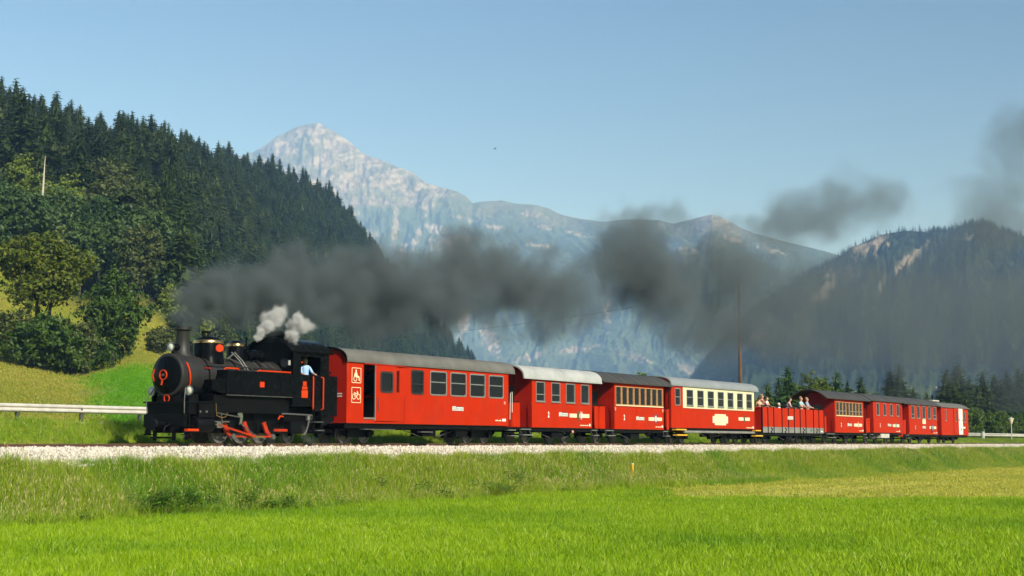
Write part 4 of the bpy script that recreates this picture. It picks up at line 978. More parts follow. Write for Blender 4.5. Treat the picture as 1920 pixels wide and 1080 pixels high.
def platform(t, xa, xb, d, zf=.71, top=1.72, zr=2.9, mat='red_paint', steps=True, post=True, step_mat='aluminium', deep=.45):
    """open end platform from xa to xb; d=-1 when its outer end is at xa"""
    MB().box(xa + .01, xb - .01, -1.08, 1.08, zf - .10, zf - .015).build('platform_floor', 'black_frame', t)
    xo = xa if d < 0 else xb; xin = xb if d < 0 else xa; e = -d; r = .22
    path = [(xo + e * deep, -1.12), (xo + e * r, -1.12)] + [(xo + e * (r - r * sin(a)), -1.12 + (r - r * cos(a))) for a in np.linspace(0.3, pi / 2, 5)]
    path = path + [(x, -y) for x, y in reversed(path)]
    inner = []
    for x, y in reversed(path): inner.append((x + e * .028 * (1 if abs(x - xo) < r else 0), y - math.copysign(.028, y)))
    MB().prism_z(path + inner, zf - .005, top).build('end_panel', mat, t)
    MB().tube([(x, y, top + .03) for x, y in path], .022, 6).build('top_rail', 'black_frame', t)
    for sg in (-1, 1):
        if post: MB().tube([(xo + e * .06, sg * 1.06, top), (xo + e * .06, sg * 1.06, zr)], .022, 6).build('roof_post', 'black_frame', t)
        MB().tube([(xin - e * .10, sg * 1.21, zf + .15), (xin - e * .10, sg * 1.21, zf + .98), (xin - e * .10, sg * 1.14, zf + 1.05)], .014, 6).build('grab_rail', mat, t)
        if steps:
            x0, x1 = sorted((xo + e * (deep + .06), xin - e * .06))
            if x1 - x0 < .35: x0, x1 = xin - (.5 if e > 0 else 0), xin + (0 if e > 0 else .5)
            for k, (z, y) in enumerate(((.36, 1.16), (.60, 1.05))):
                ya, yb = sorted((sg * (y + .10), sg * (y - .12))); MB().box(x0, x1, ya, yb, z - .018, z + .018).build('step', step_mat, t)
            for x in (x0 + .02, x1 - .02): MB().tube([(x, sg * 1.03, .66), (x, sg * 1.16, .36)], .014, 5).build('step_hanger', 'steel_dull', t)
def name_plate(t, x0, x1, z0, z1):
    p = MB().box(x0, x1, -HW - .010, -HW - .002, z0, z1).build('name_plate', 'white_paint', t)
    h = z1 - z0; MB().box(x0 + (x1 - x0) * .28, x1, -HW - .0125, -HW - .0105, z1 - h * .14, z1).build('plate_edge', 'black_mark', p); MB().box(x0 + .03, x1 - .02, -HW - .0125, -HW - .0105, z0, z0 + h * .08).build('plate_edge', 'black_mark', p)
    lettering('Zillertal', (x0 + x1) / 2, (z0 + z1) / 2, (x1 - x0) * .9, h * .55, 'black_mark', p, y=-HW - .014)
def crest(t, x0, x1, zc, h, marks):
    p = MB().box(x0, x1, -HW - .010, -HW - .002, zc - h / 2, zc + h / 2).build('crest_band', 'cream_mark', t)
    for u, w, hh, mat, shape in marks:
        x = x0 + (x1 - x0) * u
        if shape == 'oval': sec = [(x + w / 2 * cos(a), zc + hh / 2 * sin(a)) for a in np.linspace(0, 2 * pi, 14, endpoint=False)]
        else: sec = [(x - w / 2, zc + hh / 2), (x - w / 2, zc - hh * .15), (x - w * .3, zc - hh * .4), (x, zc - hh / 2), (x + w * .3, zc - hh * .4), (x + w / 2, zc - hh * .15), (x + w / 2, zc + hh / 2)][::-1]
        MB().prism_y(sec, -HW - .018 - (.004 if mat == 'white_paint' else 0), -HW - .0105).build('coat_of_arms', mat, p)
def small_marks(t, x1, z, n=3, w=.16, big=.16):
    x = x1
    MB().box(x - big, x, -HW - .006, -HW - .002, z - .02, z + .09).build('small_marking', 'white_paint', t)
    x -= big + .08
    for k in range(n): MB().box(x - w, x, -HW - .006, -HW - .002, z - .01, z + .035).build('small_marking', 'cream_mark', t); x -= w + .05
def side_walls(t, x0, x1, z0, z1, ops, mat, name='side_wall'):
    for sg in (-1, 1): wall(MB(), x0, x1, z0, z1, ops, sg * HW, sg * (HW - .045)).build(name, mat, t, smooth=False)
def vehicle(name, s0, label, cat='coach', group='coaches of the steam train'):
    return empty(name, tw(s0, 0, 0), TROT, label, cat, group)
def interior(t, x0, x1, z0, ze, mat='cabin_wall', near=0.0):
    MB().box(x0 + .06, x1 - .06, -1.09, 1.09, z0 - .012, z0 + .02).build('floor', 'grey_plank', t)
    b = MB()
    for sg in (-1, 1): b.box(x0 + .06 + (near if sg < 0 else 0), x1 - .06, min(sg * 1.10, sg * 1.085), max(sg * 1.10, sg * 1.085), z0 + .03, z0 + 1.02)
    b.build('inner_lining', mat, t)

# --- coach 1: long coach with the open sliding door
c = vehicle('passenger_coach', 40.0, 'long red coach with grey roof and wheelchair sign, coupled behind the engine')
Z0, ZE, ZT = .73, 2.96, 3.46
wins = [(3.92, 4.66, 1.90, 2.74), (5.16, 6.20, 1.90, 2.75), (6.54, 7.58, 1.90, 2.75), (7.92, 8.96, 1.90, 2.75), (9.32, 10.36, 1.90, 2.75)]
door = (.97, 1.63, .94, 2.84)
wall(MB(), 0, 10.8, Z0, ZE, wins + [door, (1.95, 2.65, 1.90, 2.60), (2.93, 3.12, 1.90, 2.70)], -HW, -HW + .045).build('side_wall', 'red_paint', c, smooth=False)
wall(MB(), 0, 10.8, Z0, ZE, wins, HW, HW - .045).build('side_wall', 'red_paint', c, smooth=False)
end_wall(c, .0, Z0, ZE, ZT, 'round', 'red_dark'); end_wall(c, 10.75, Z0, ZE, ZT, 'round', 'red_dark')
roof(c, -.03, 11.26, 1.19, ZE, ZT, 'round', 'roof_grey')
ee = arc(1.20, ZE - .02, ZT + .012, 'round'); MB().prism_x(ee + [(y * .93, z - .07) for y, z in reversed(ee)], -.055, -.032).build('roof_edge', 'black_frame', c)
for i, w in enumerate(wins):
    for sd in (-1, 1): window(c, *w, 'rubber' if i == 0 else 'round', sd, .55 if i else .42, glass='clear_glass' if i == 0 else 'window_glass')
leaf = wall(MB(), 1.64, 2.90, .82, 2.86, [(1.95, 2.65, 1.90, 2.60)], -HW - .045, -HW - .004).build('sliding_door', 'red_paint', c, smooth=False)
MB().ring(rrect(1.90, 2.70, 1.85, 2.65, .13), rrect(1.98, 2.62, 1.93, 2.57, .09), -HW - .058, -HW - .02).build('door_window', 'black_mark', leaf)
MB().box(1.96, 2.64, -HW - .035, -HW - .029, 1.91, 2.59).build('pane', 'window_glass', leaf)
MB().tube([(1.78, -HW - .05, 1.15), (1.78, -HW - .09, 1.18), (1.78, -HW - .09, 1.62), (1.78, -HW - .05, 1.65)], .014, 6).build('handle', 'steel_dull', leaf)
MB().box(1.605, 1.638, -HW - .047, -HW - .003, .82, 2.86).build('door_edge', 'aluminium', leaf)
MB().box(2.901, 3.42, -HW - .02, -HW - .002, .80, 1.86).box(3.13, 3.42, -HW - .02, -HW - .002, 1.861, 2.80).build('door_pocket', 'red_paint', c)
MB().box(3.425, 3.455, -HW - .03, -HW - .002, .78, 1.75).build('door_rubber', 'red_dark', c)
MB().box(.95, 3.45, -HW - .06, -HW - .003, 2.865, 2.90).build('door_rail', 'red_dark', c)
MB().box(2.93, 3.12, -HW + .02, -HW + .026, 1.90, 2.70).build('pane', 'window_glass', c)
MB().box(.99, 1.62, -HW - .03, -HW + .4, .88, .935).build('door_sill', 'aluminium', c)
interior(c, 0, 10.8, Z0, ZE, near=1.62); seats(c, np.arange(5.2, 10.4, .92)); ceiling_lamps(c, np.arange(5.6, 10.3, 1.38), ZT - .12)
MB().box(4.86, 4.90, -1.05, 1.05, Z0 + .03, ZE).build('partition', 'cabin_wall', c)
underframe(c, 0, 10.8); bogie(c, 1.3, 1.2); bogie(c, 9.35, 1.3); coupler(c, 0, -1); coupler(c, 10.9, 1)
MB().bbox(7.2, 8.0, -.95, -.5, .25, .55, .03).build('brake_cylinder', 'black_frame', c)
MB().box(1.0, 2.9, -1.16, -.95, .50, .53).build('step', 'steel_dull', c); MB().box(4.6, 5.4, -1.1, -.95, .42, .46).build('step', 'steel_dull', c)
MB().box(10.82, 11.5, -1.05, 1.05, .60, .68).build('platform_floor', 'black_frame', c)
MB().tube([(10.95, -1.13, 1.0), (10.95, -1.16, 2.1), (11.08, -1.16, 2.16), (11.12, -1.14, 1.3)], .014, 6).build('grab_rail', 'white_paint', c)
for k, (z, y) in enumerate(((.32, 1.12), (.56, 1.0))): MB().box(10.9, 11.5, -y - .1, -y + .12, z - .018, z + .018).build('step', 'aluminium', c)
name_plate(c, 6.65, 7.42, 1.28, 1.46); small_marks(c, 10.6, .93, 2, .2, .28)
MB().box(10.45, 10.57, -HW - .006, -HW - .002, 1.62, 1.74).build('small_marking', 'pink_mark', c)
for k in range(2): MB().box(-.008, -.002, -.95, -.60 - .1 * k, 1.66 + .09 * k, 1.70 + .09 * k).build('small_marking', 'white_paint', c)
for z0, z1, kind in ((2.16, 2.71, 'wheelchair_sign'), (1.45, 2.01, 'bicycle_sign')):
    sg = MB().ring(rrect(.28, .82, z0, z1, .035), rrect(.305, .795, z0 + .022, z1 - .022, .02), -HW - .005, -HW - .001).build(kind, 'cream_mark', c)
    y0, y1 = -HW - .0055, -HW - .0012; X = lambda u: .28 + .54 * u; Zz = lambda v: z0 + (z1 - z0) * v
    disc = lambda mb, u, v, r: mb.prism_y([(X(u) + r * cos(a), Zz(v) + r * sin(a)) for a in np.linspace(0, 2 * pi, 14, endpoint=False)], y0, y1)
    hoop = lambda mb, u, v, r, w: mb.ring([(X(u) + r * cos(a), Zz(v) + r * sin(a)) for a in np.linspace(0, 2 * pi, 18, endpoint=False)], [(X(u) + (r - w) * cos(a), Zz(v) + (r - w) * sin(a)) for a in np.linspace(0, 2 * pi, 18, endpoint=False)], y0, y1)
    poly = lambda mb, q: mb.prism_y([(X(u), Zz(v)) for u, v in q], y0, y1)
    g = MB()
    if kind == 'wheelchair_sign':
        disc(g, .46, .80, .045); poly(g, [(.24, .44), (.50, .44), (.62, .50), (.56, .68), (.46, .74), (.34, .68)]); poly(g, [(.44, .36), (.80, .36), (.84, .42), (.66, .49), (.46, .435)]); poly(g, [(.76, .14), (.86, .16), (.84, .36), (.74, .355)]); hoop(g, .38, .28, .10, .028)
    else:
        hoop(g, .26, .40, .105, .026); hoop(g, .74, .40, .105, .026); poly(g, [(.26, .39), (.30, .39), (.46, .62), (.42, .62)]); poly(g, [(.46, .36), (.52, .36), (.68, .60), (.62, .60)]); poly(g, [(.43, .565), (.64, .565), (.64, .61), (.43, .61)]); poly(g, [(.24, .68), (.40, .66), (.44, .60), (.34, .58)]); disc(g, .62, .70, .03); poly(g, [(.56, .62), (.70, .60), (.70, .66), (.60, .68)])
    g.build('symbol', 'cream_mark', sg)

# --- generic short coach
def short_coach(s0, label, body, rf, z0, ze, zc, style, rmat, wins, wstyle, axles, fp=None, rp=None, bars=None, seams=0, glass='window_glass', seatx=None, lining='cabin_wall', wr=1.24, post=True):
    t = vehicle('passenger_coach', s0, label)
    side_walls(t, body[0], body[1], z0, ze, wins, 'red_paint')
    end_wall(t, body[0], z0, ze, zc, style, 'red_dark'); end_wall(t, body[1] - .05, z0, ze, zc, style, 'red_dark')
    roof(t, rf[0], rf[1], wr, ze + .01, zc, style, rmat, seams)
    for i, w in enumerate(wins):
        for sd in (-1, 1): window(t, *w, wstyle, sd, bars[i] if bars else None, glass)
    for x in (body[0], body[1] - .05):
        q = -.012 if x == body[0] else .052
        dr = MB().box(*sorted((x + q, x + q + (.01 if q < 0 else -.001) - .002)), -.36, .36, z0 + .05, z0 + 1.95).build('end_door', 'red_paint', t)
        MB().box(*sorted((x + q - .006, x + q + .004)), -.26, .26, z0 + 1.05, z0 + 1.82).build('pane', 'house_window', dr)
    interior(t, body[0], body[1], z0, ze, lining); seats(t, seatx if seatx is not None else np.arange(body[0] + .6, body[1] - .3, .95))
    underframe(t, body[0] - .9, body[1] + .7, z0)
    for x in axles: axle(t, x)
    if fp: platform(t, *fp, -1, zf=z0 + .01, zr=ze - .02, post=post)
    if rp: platform(t, *rp, 1, zf=z0 + .01, zr=ze - .02, post=post)
    coupler(t, (fp[0] if fp else body[0]), -1); coupler(t, (rp[1] if rp else body[1]), 1)
    return t
# coach 2
w2 = [(1.85, 2.57, 1.82, 2.66), (3.17, 3.91, 1.82, 2.66), (4.46, 5.24, 1.82, 2.66), (5.81, 6.55, 1.82, 2.66)]
c2 = short_coach(51.2, 'short red coach with whitish roof and four windows, second behind the engine', (1.5, 6.85), (.72, 7.68), .69, 2.80, 3.40, 'round', 'roof_white', w2, 'metal', (2.1, 5.5), (.12, 1.5), (6.85, 7.62), [.36, .36, None, None], 1)
lettering('2', 2.90, 1.26, .13, .27, 'white_paint', c2, bold=.02, name='class_numeral')
name_plate(c2, 3.82, 4.60, 1.19, 1.37); crest(c2, 4.76, 6.58, 1.245, .17, [(.42, .24, .40, 'brown_mark', 'oval'), (.58, .22, .38, 'pink_mark', 'shield'), (.60, .16, .2, 'white_paint', 'shield')]); small_marks(c2, 6.7, .80, 4, .15, .14)
MB().box(3.83, 3.845, -HW - .006, -HW - .002, 1.46, 1.80).box(3.845, 4.5, -HW - .006, -HW - .002, 1.46, 1.475).build('panel_joint', 'red_dark', c2)
MB().lathe([(.06, -.03), (.07, 0), (.05, .03)], (5.15, -1.08, .52), 'y', 10).build('tail_lamp', 'pink_mark', c2)
for x in np.linspace(1.4, 6.9, 6): MB().box(x - .25, x + .25, -.12, .12, 3.405, 3.43).build('roof_walkway', 'roof_dark', c2)
# coach 3
w3 = [(1.50 + .637 * k, 1.50 + .637 * k + .58, 1.83, 2.71) for k in range(8)]
c3 = short_coach(58.9, 'red coach with dark ribbed roof and eight wood-framed windows, third behind the engine', (1.35, 6.67), (.06, 7.60), .68, 2.90, 3.44, 'flat', 'roof_dark', w3, 'wood', (.85, 4.0), (.02, 1.35), (6.67, 7.5), None, 10, 'clear_glass', lining='wood_seat', wr=1.28)
lettering('2', 2.35, 1.24, .13, .27, 'white_paint', c3, bold=.02, name='class_numeral')
name_plate(c3, 3.62, 4.46, 1.12, 1.30); crest(c3, 4.95, 6.44, 1.20, .17, [(.52, .24, .42, 'blue_mark', 'shield'), (.52, .13, .3, 'white_paint', 'shield')]); small_marks(c3, 6.55, .80, 3, .16, .16)
MB().box(3.66, 3.69, -HW - .012, -HW - .002, 1.42, 1.72).box(3.69, 4.3, -HW - .012, -HW - .002, 1.42, 1.445).build('panel_joint', 'red_dark', c3)
for x in (1.40, 6.50): MB().box(x, x + .11, -HW - .006, -HW - .002, 1.56, 1.72).build('small_marking', 'pink_mark', c3)
MB().box(1.36, 6.66, -HW - .022, -HW - .002, 1.765, 1.782).build('waist_moulding', 'red_dark', c3)
# coach 4: cream and red
c4 = vehicle('passenger_coach', 66.3, 'long coach with cream upper walls over red and a blue grey roof')
w4 = [(1.99 + 1.327 * k, 1.99 + 1.327 * k + .80, 1.98, 2.79) for k in range(7)]
side_walls(c4, 1.56, 11.1, .80, 1.815, [], 'red_paint'); side_walls(c4, 1.56, 11.1, 1.82, 3.0, w4, 'cream_paint', 'upper_wall')
dw = (.62, 1.18, 1.98, 2.79); side_walls(c4, .14, 1.55, .80, 3.0, [dw], 'red_paint', 'vestibule_wall')
end_wall(c4, .14, .80, 3.0, 3.46, 'round', 'red_dark'); end_wall(c4, 11.05, .80, 3.0, 3.46, 'round', 'red_dark')
roof(c4, .1, 11.66, 1.20, 3.0, 3.47, 'round', 'roof_blue_grey')
for w in w4:
    for sd in (-1, 1): window(c4, *w, 'metal', sd, .52)
for sd in (-1, 1): window(c4, *dw, 'round', sd, .5)
interior(c4, .14, 11.1, .80, 3.0); seats(c4, np.arange(2.2, 10.8, .96), z=.8)
MB().box(1.2, 1.215, -HW - .006, -HW - .002, .85, 1.95).build('door_joint', 'red_dark', c4)
underframe(c4, .2, 11.1, .79); bogie(c4, 2.2, 1.2); bogie(c4, 9.4, 1.2); coupler(c4, .1, -1); coupler(c4, 11.2, 1)
MB().bbox(1.5, 11.0, -1.22, -1.12, .54, .66, .02).build('foot_board', 'grey_plank', c4)
for x0, x1, z in ((.35, 1.55, .70), (.45, 1.65, .42), (10.9, 11.6, .72), (10.8, 11.9, .42)): MB().bbox(x0, x1, -1.34, -1.08, z - .035, z + .035, .01).build('step', 'yellow_paint', c4)
for x in (.6, 1.4, 11.0, 11.6): MB().tube([(x, -1.1, .78), (x, -1.22, .4)], .02, 5).build('step_hanger', 'black_frame', c4)
bz0, bz1, bx0, bx1 = .98, 1.58, 5.26, 7.30; nx, nz = .28, .11
MB().prism_y([(bx0 + nx, bz0), (bx1 - nx, bz0), (bx1 - nx, bz0 + nz), (bx1, bz0 + nz), (bx1, bz1 - nz), (bx1 - nx, bz1 - nz), (bx1 - nx, bz1), (bx0 + nx, bz1), (bx0 + nx, bz1 - nz), (bx0, bz1 - nz), (bx0, bz0 + nz), (bx0 + nx, bz0 + nz)], -HW - .012, -HW - .002).build('badge', 'cream_mark', c4)
for z in (1.12, 1.44): MB().box(5.6, 6.96, -HW - .0145, -HW - .0125, z - .006, z + .006).build('badge_line', 'wood_trim', c4)
crest(c4, 8.8, 10.4, 1.36, .18, [(.5, .2, .46, 'brown_mark', 'shield')]); small_marks(c4, 10.98, .86, 4, .16, .2)
MB().box(1.57, 11.09, -HW - .016, -HW - .002, 1.806, 1.829).build('waist_moulding', 'red_dark', c4)
# coach 5: open wagon
c5 = vehicle('open_wagon', 77.5, 'open red wagon with grey lower boards and black stanchions carrying passengers', 'wagon')
pxs = [1430, 1440.5, 1451.5, 1467, 1479, 1490, 1501, 1511.5, 1526, 1536, 1545.5]
ps = [s_at(p, 800, -1.15) - 77.5 for p in pxs]
for sg in (-1, 1):
    for a, b in zip(ps[:-1], ps[1:]):
        MB().box(a + .04, b - .04, min(sg * 1.13, sg * 1.09), max(sg * 1.13, sg * 1.09), .965, 2.10).build('side_board', 'red_paint', c5)
        MB().box(a + .04, b - .04, min(sg * 1.135, sg * 1.085), max(sg * 1.135, sg * 1.085), .62, .96).build('lower_board', 'grey_plank', c5)
    for p in ps: MB().bbox(p - .035, p + .035, min(sg * 1.16, sg * 1.08), max(sg * 1.16, sg * 1.08), .58, 2.14, .01).build('stanchion', 'black_frame', c5)
    MB().tube([(ps[0] - .9, sg * 1.12, 2.2), (ps[-1] + .1, sg * 1.12, 2.2)], .028, 6).build('top_rail', 'black_frame', c5)
    for k in (1, 3, 6, 8): MB().tube([(ps[k] + .45, sg * 1.15, .92), (ps[k] + .62, sg * 1.19, .80), (ps[k] + .40, sg * 1.19, .72), (ps[k] + .55, sg * 1.15, .62)], .025, 5).build('board_latch', 'black_frame', c5)
for x in (ps[0], ps[-1]): MB().box(x - .03, x + .03, -1.07, 1.07, .62, 2.1).build('end_board', 'red_dark', c5)
MB().box(ps[0], ps[-1], -1.075, 1.075, .98, 1.05).build('floor', 'grey_plank', c5)
for y in (-.9, -.3, .3, .9): MB().tube([(.2, y, .7), (.2, y, 2.05)], .02, 5).build('end_railing', 'black_frame', c5)
MB().tube([(.2, -1.05, 2.05), (.2, 1.05, 2.05)], .022, 5).build('end_railing', 'black_frame', c5)
for sg in (-1, 1): MB().tube([(.2, sg * 1.05, .7), (.2, sg * 1.05, 2.05), (ps[0], sg * 1.1, 2.15)], .022, 5).build('end_railing', 'red_dark', c5)
MB().box(.1, ps[0], -1.05, 1.05, .60, .68).build('platform_floor', 'black_frame', c5)
underframe(c5, .2, ps[-1], .62); bogie(c5, 2.6, 1.25); bogie(c5, 9.2, 1.25); coupler(c5, .15, -1); coupler(c5, ps[-1], 1)
for x in np.arange(2.2, 10.6, 1.2): MB().prism_y([(x - .2, 1.35), (x + .2, 1.35), (x + .2, 1.42), (x - .16, 1.44), (x - .2, 1.85), (x - .25, 1.85)], -.9, .9).build('seat', 'wood_seat', c5)
p = MB().box(5.15, 5.95, -HW - .03, -HW + .019, 1.43, 1.62).build('name_plate', 'white_paint', c5); lettering('Zillertal', 5.55, 1.52, .68, .11, 'black_mark', p, y=-HW - .033)
MB().box(9.05, 9.3, -HW + .001, -HW + .012, .72, .86).build('small_marking', 'green_mark', c5); MB().box(10.9, 11.2, -HW + .001, -HW + .012, .70, .78).build('small_marking', 'white_paint', c5)
# coach 6
w6 = [(2.33 + .668 * k, 2.33 + .668 * k + .60, 1.83, 2.72) for k in range(8)]
c6 = short_coach(89.0, 'red coach with dark canopy roof over an open front platform, behind the open wagon', (2.05, 7.9), (.2, 9.1), .70, 2.93, 3.50, 'flat', 'roof_dark', w6, 'wood', (2.0, 6.2), (.05, 2.05), (7.9, 8.95), [.33, .33, .33, None, .33, .33, .33, .33], 12, 'clear_glass', lining='wood_seat', wr=1.3)
lettering('2', 3.25, 1.22, .13, .28, 'white_paint', c6, bold=.02, name='class_numeral')
name_plate(c6, 4.55, 5.40, 1.13, 1.33); crest(c6, 5.85, 7.5, 1.22, .2, [(.52, .2, .42, 'pink_mark', 'shield')]); small_marks(c6, 7.75, .82, 3, .18, .2)
MB().box(4.62, 4.66, -HW - .012, -HW - .002, 1.40, 1.76).box(4.66, 5.3, -HW - .012, -HW - .002, 1.40, 1.44).build('panel_joint', 'red_dark', c6)
# coach 7
w7 = [(1.77 + 1.56 * k, 1.77 + 1.56 * k + .62, 1.98, 2.82) for k in range(4)]
c7 = short_coach(98.0, 'red coach with four narrow windows and a pale box slung underneath', (1.0, 7.2), (.3, 8.25), .74, 3.0, 3.52, 'flat', 'roof_dark', w7, 'metal', (1.4, 6.0), (-.1, 1.0), None, None, 3)
wall(MB(), 7.21, 8.3, .48, 2.98, [(7.45, 7.75, 1.9, 2.7)], -HW + .12, -HW + .16).build('vestibule_wall', 'red_dark', c7, smooth=False)
wall(MB(), 7.21, 8.3, .48, 2.98, [(7.45, 7.75, 1.9, 2.7)], HW - .12, HW - .16).build('vestibule_wall', 'red_dark', c7, smooth=False)
MB().bbox(2.75, 4.6, -1.14, -.6, .36, .66, .02).build('equipment_case', 'galvanised', c7)
lettering('2', 2.5, 1.27, .13, .28, 'white_paint', c7, bold=.02, name='class_numeral'); name_plate(c7, 4.30, 5.1, 1.20, 1.40); crest(c7, 5.45, 7.0, 1.27, .2, [(.48, .2, .42, 'green_mark', 'shield'), (.6, .2, .2, 'white_paint', 'oval')]); small_marks(c7, 7.15, .84, 3, .18, .18)
# coach 8
w8 = [(2.10 + 1.475 * k, 2.10 + 1.475 * k + .80, 1.90, 2.84) for k in range(5)]
c8 = short_coach(106.0, 'red coach with five windows and a white notice, just ahead of the baggage van', (1.47, 9.08), (.1, 9.65), .67, 2.96, 3.50, 'flat', 'roof_dark', w8, 'metal', (2.2, 6.6), (.3, 1.47), None, [.3, None, None, None, .3], 3)
MB().box(5.0, 5.85, -HW - .010, -HW - .002, 1.48, 1.84).build('notice', 'cream_mark', c8)
lettering('2', 3.1, 1.20, .13, .28, 'white_paint', c8, bold=.02, name='class_numeral'); name_plate(c8, 5.0, 5.85, 1.12, 1.32); crest(c8, 6.9, 8.7, 1.21, .2, [(.42, .26, .46, 'blue_mark', 'oval'), (.6, .22, .44, 'brown_mark', 'shield'), (.5, .14, .3, 'white_paint', 'oval')]); small_marks(c8, 8.98, .78, 4, .18, .16)
# baggage van
c9 = vehicle('baggage_van', 116.0, 'red baggage van with a white stripe at the tail of the train', 'van')
w9 = [(1.45, 1.85, 1.83, 2.72), (4.55, 4.85, 1.8, 2.6), (7.25, 7.75, 1.75, 2.62)]
side_walls(c9, .3, 8.55, .65, 2.92, w9, 'red_paint'); end_wall(c9, .3, .65, 2.92, 3.34, 'flat', 'red_dark'); end_wall(c9, 8.5, .65, 2.92, 3.34, 'flat', 'red_dark')
roof(c9, .0, 8.75, 1.22, 2.93, 3.36, 'flat', 'roof_grey', 5)
for w in w9:
    for sd in (-1, 1): window(c9, *w, 'metal', sd)
dv = MB().box(3.95, 6.9, -HW - .05, -HW - .002, .70, 1.745).box(3.95, 4.48, -HW - .05, -HW - .002, 1.75, 2.85).box(4.92, 5.38, -HW - .05, -HW - .002, 1.75, 2.85).box(6.62, 6.9, -HW - .05, -HW - .002, 1.75, 2.85).box(4.485, 4.915, -HW - .05, -HW - .002, 2.66, 2.85).build('sliding_door', 'red_paint', c9)
MB().box(5.38, 6.62, -HW - .056, -HW - .003, .71, 2.90).build('white_stripe', 'white_paint', c9)
MB().box(5.5, 5.62, -HW - .08, -HW - .057, 1.86, 1.98).build('door_latch', 'black_mark', c9); MB().box(6.35, 6.43, -HW - .075, -HW - .057, 1.84, 1.98).build('door_latch', 'black_mark', c9)
MB().box(6.65, 7.35, -HW - .062, -HW - .0525, 1.22, 1.36).build('name_plate', 'white_paint', c9); MB().lathe([(.16, -.004), (.16, .004)], (6.1, -HW - .062, 1.14), 'y', 12).build('emblem', 'pink_mark', c9)
MB().bbox(.4, 2.2, -.5, .5, 3.36, 3.48, .03).build('roof_ventilator', 'galvanised', c9); MB().cyl((2.0, 0, 3.3), (2.0, 0, 3.95), .06, n=8).build('stove_pipe', 'black_frame', c9)
underframe(c9, .3, 8.55, .65); axle(c9, 2.0); axle(c9, 6.4); coupler(c9, .2, -1); coupler(c9, 8.6, 1); interior(c9, .3, 8.55, .65, 2.9)

# ------------------------------------------------------------------ steam locomotive
L = empty('steam_locomotive', tw(30.6, 0, 0), TROT, 'black steam tank engine with red rods pulling the train', 'locomotive')
K = 'loco_black'
fr = MB()
for sg in (-1, 1): fr.box(1.87, 8.8, min(sg * .60, sg * .55), max(sg * .60, sg * .55), .34, 1.20)
fr.box(1.87, 8.8, -.55, .55, .95, 1.15)
fr.build('frame', 'black_frame', L)
bb = MB().bbox(1.72, 1.86, -.88, .88, .52, .92, .02).build('buffer_beam', 'black_frame', L)
MB().cyl((1.72, 0, .60), (1.30, 0, .60), .08, n=12).cyl((1.30, 0, .60), (1.24, 0, .60), .19, .17, 18).build('central_buffer', 'black_frame', L)
MB().tube([(1.72, -.3, .62), (1.48, -.3, .5), (1.44, -.3, .35)], .022, 6).tube([(1.72, .3, .62), (1.48, .3, .5), (1.44, .3, .35)], .022, 6).build('coupling_hook', 'black_frame', L)
for y in (-.42, .42): MB().box(1.74, 1.80, y - .06, y + .06, .10, .5).build('guard_iron', 'black_frame', L)
MB().box(1.70, 1.735, -.55, .55, .16, .22).build('guard_bar', 'black_frame', L)
for y in (-.8, .8): MB().tube([(1.70, y * .8, .5), (1.5, y * .7, .46), (1.45, y * .65, .25)], .022, 6).build('brake_hose', 'black_frame', L)
for y in (-.85, .85):
    for z in (.28, .55): MB().box(1.78, 2.05, y - .12, y + .12, z - .015, z + .015).build('step', 'black_frame', L)
    MB().box(1.88, 1.92, y - .10, y + .10, .28, .95).build('step_bracket', 'black_frame', L)
MB().bbox(1.72, 2.2, -1.06, -.9, .38, .46, .02).build('red_bar', 'orange_red', L)
# front platform, saddle, smokebox, boiler
MB().box(1.78, 3.4, -.98, .98, 1.28, 1.33).build('running_board', 'black_frame', L)
MB().prism_x([(-.62, .98), (.62, .98), (.5, 1.33), (.45, 1.75), (-.45, 1.75), (-.5, 1.33)], 1.95, 2.72).build('saddle', 'black_frame', L)
MB().prism_x([(-.5, .98), (.5, .98), (.5, 1.5), (-.5, 1.5)], 1.88, 1.94).build('front_box', 'black_frame', L)
CZ = 2.15
sb = MB().lathe([(.02, 1.80), (.66, 1.82), (.70, 1.86), (.70, 2.76), (.655, 2.80)], (0, 0, CZ), 'x', 40).build('smokebox', 'loco_soot', L)
dr = MB().lathe([(.02, 1.68), (.18, 1.69), (.40, 1.735), (.57, 1.795), (.60, 1.815), (.60, 1.83)], (0, 0, CZ), 'x', 36).build('smokebox_door', K, L)
MB().lathe([(.135, 1.63), (.165, 1.63), (.165, 1.67), (.135, 1.67), (.135, 1.63)], (0, 0, CZ), 'x', 22).tube([(1.65, .02, CZ - .14), (1.63, .05, CZ - .32)], .028, 6).build('door_wheel', 'orange_red', dr)
MB().cyl((1.62, 0, CZ), (1.70, 0, CZ), .04, n=10).build('door_spindle', 'steel_dull', dr)
MB().tube([(1.78, .52, CZ - .2), (1.74, .55, CZ), (1.78, .52, CZ + .2)], .022, 6).build('door_hinge', 'orange_red', dr)
MB().tube([(2.02 + .012 * i, -.74 * sin(a), CZ + .74 * cos(a)) for i, a in enumerate(np.linspace(radians(58), radians(122), 12))], .028, 6).build('smokebox_handrail', 'orange_red', L)
MB().lathe([(.10, 1.55), (.125, 1.55), (.125, 1.58), (.10, 1.58), (.10, 1.55)], (.26, 0, 1.42), 'x', 18).build('number_ring', 'orange_red', L)
bo = MB().lathe([(.64, 2.80), (.64, 6.60)], (0, 0, CZ), 'x', 36).build('boiler', 'loco_soot', L)
for x in (3.05, 4.35, 5.6): MB().lathe([(.652, x - .03), (.652, x + .03)], (0, 0, CZ), 'x', 36).build('boiler_band', K, L)
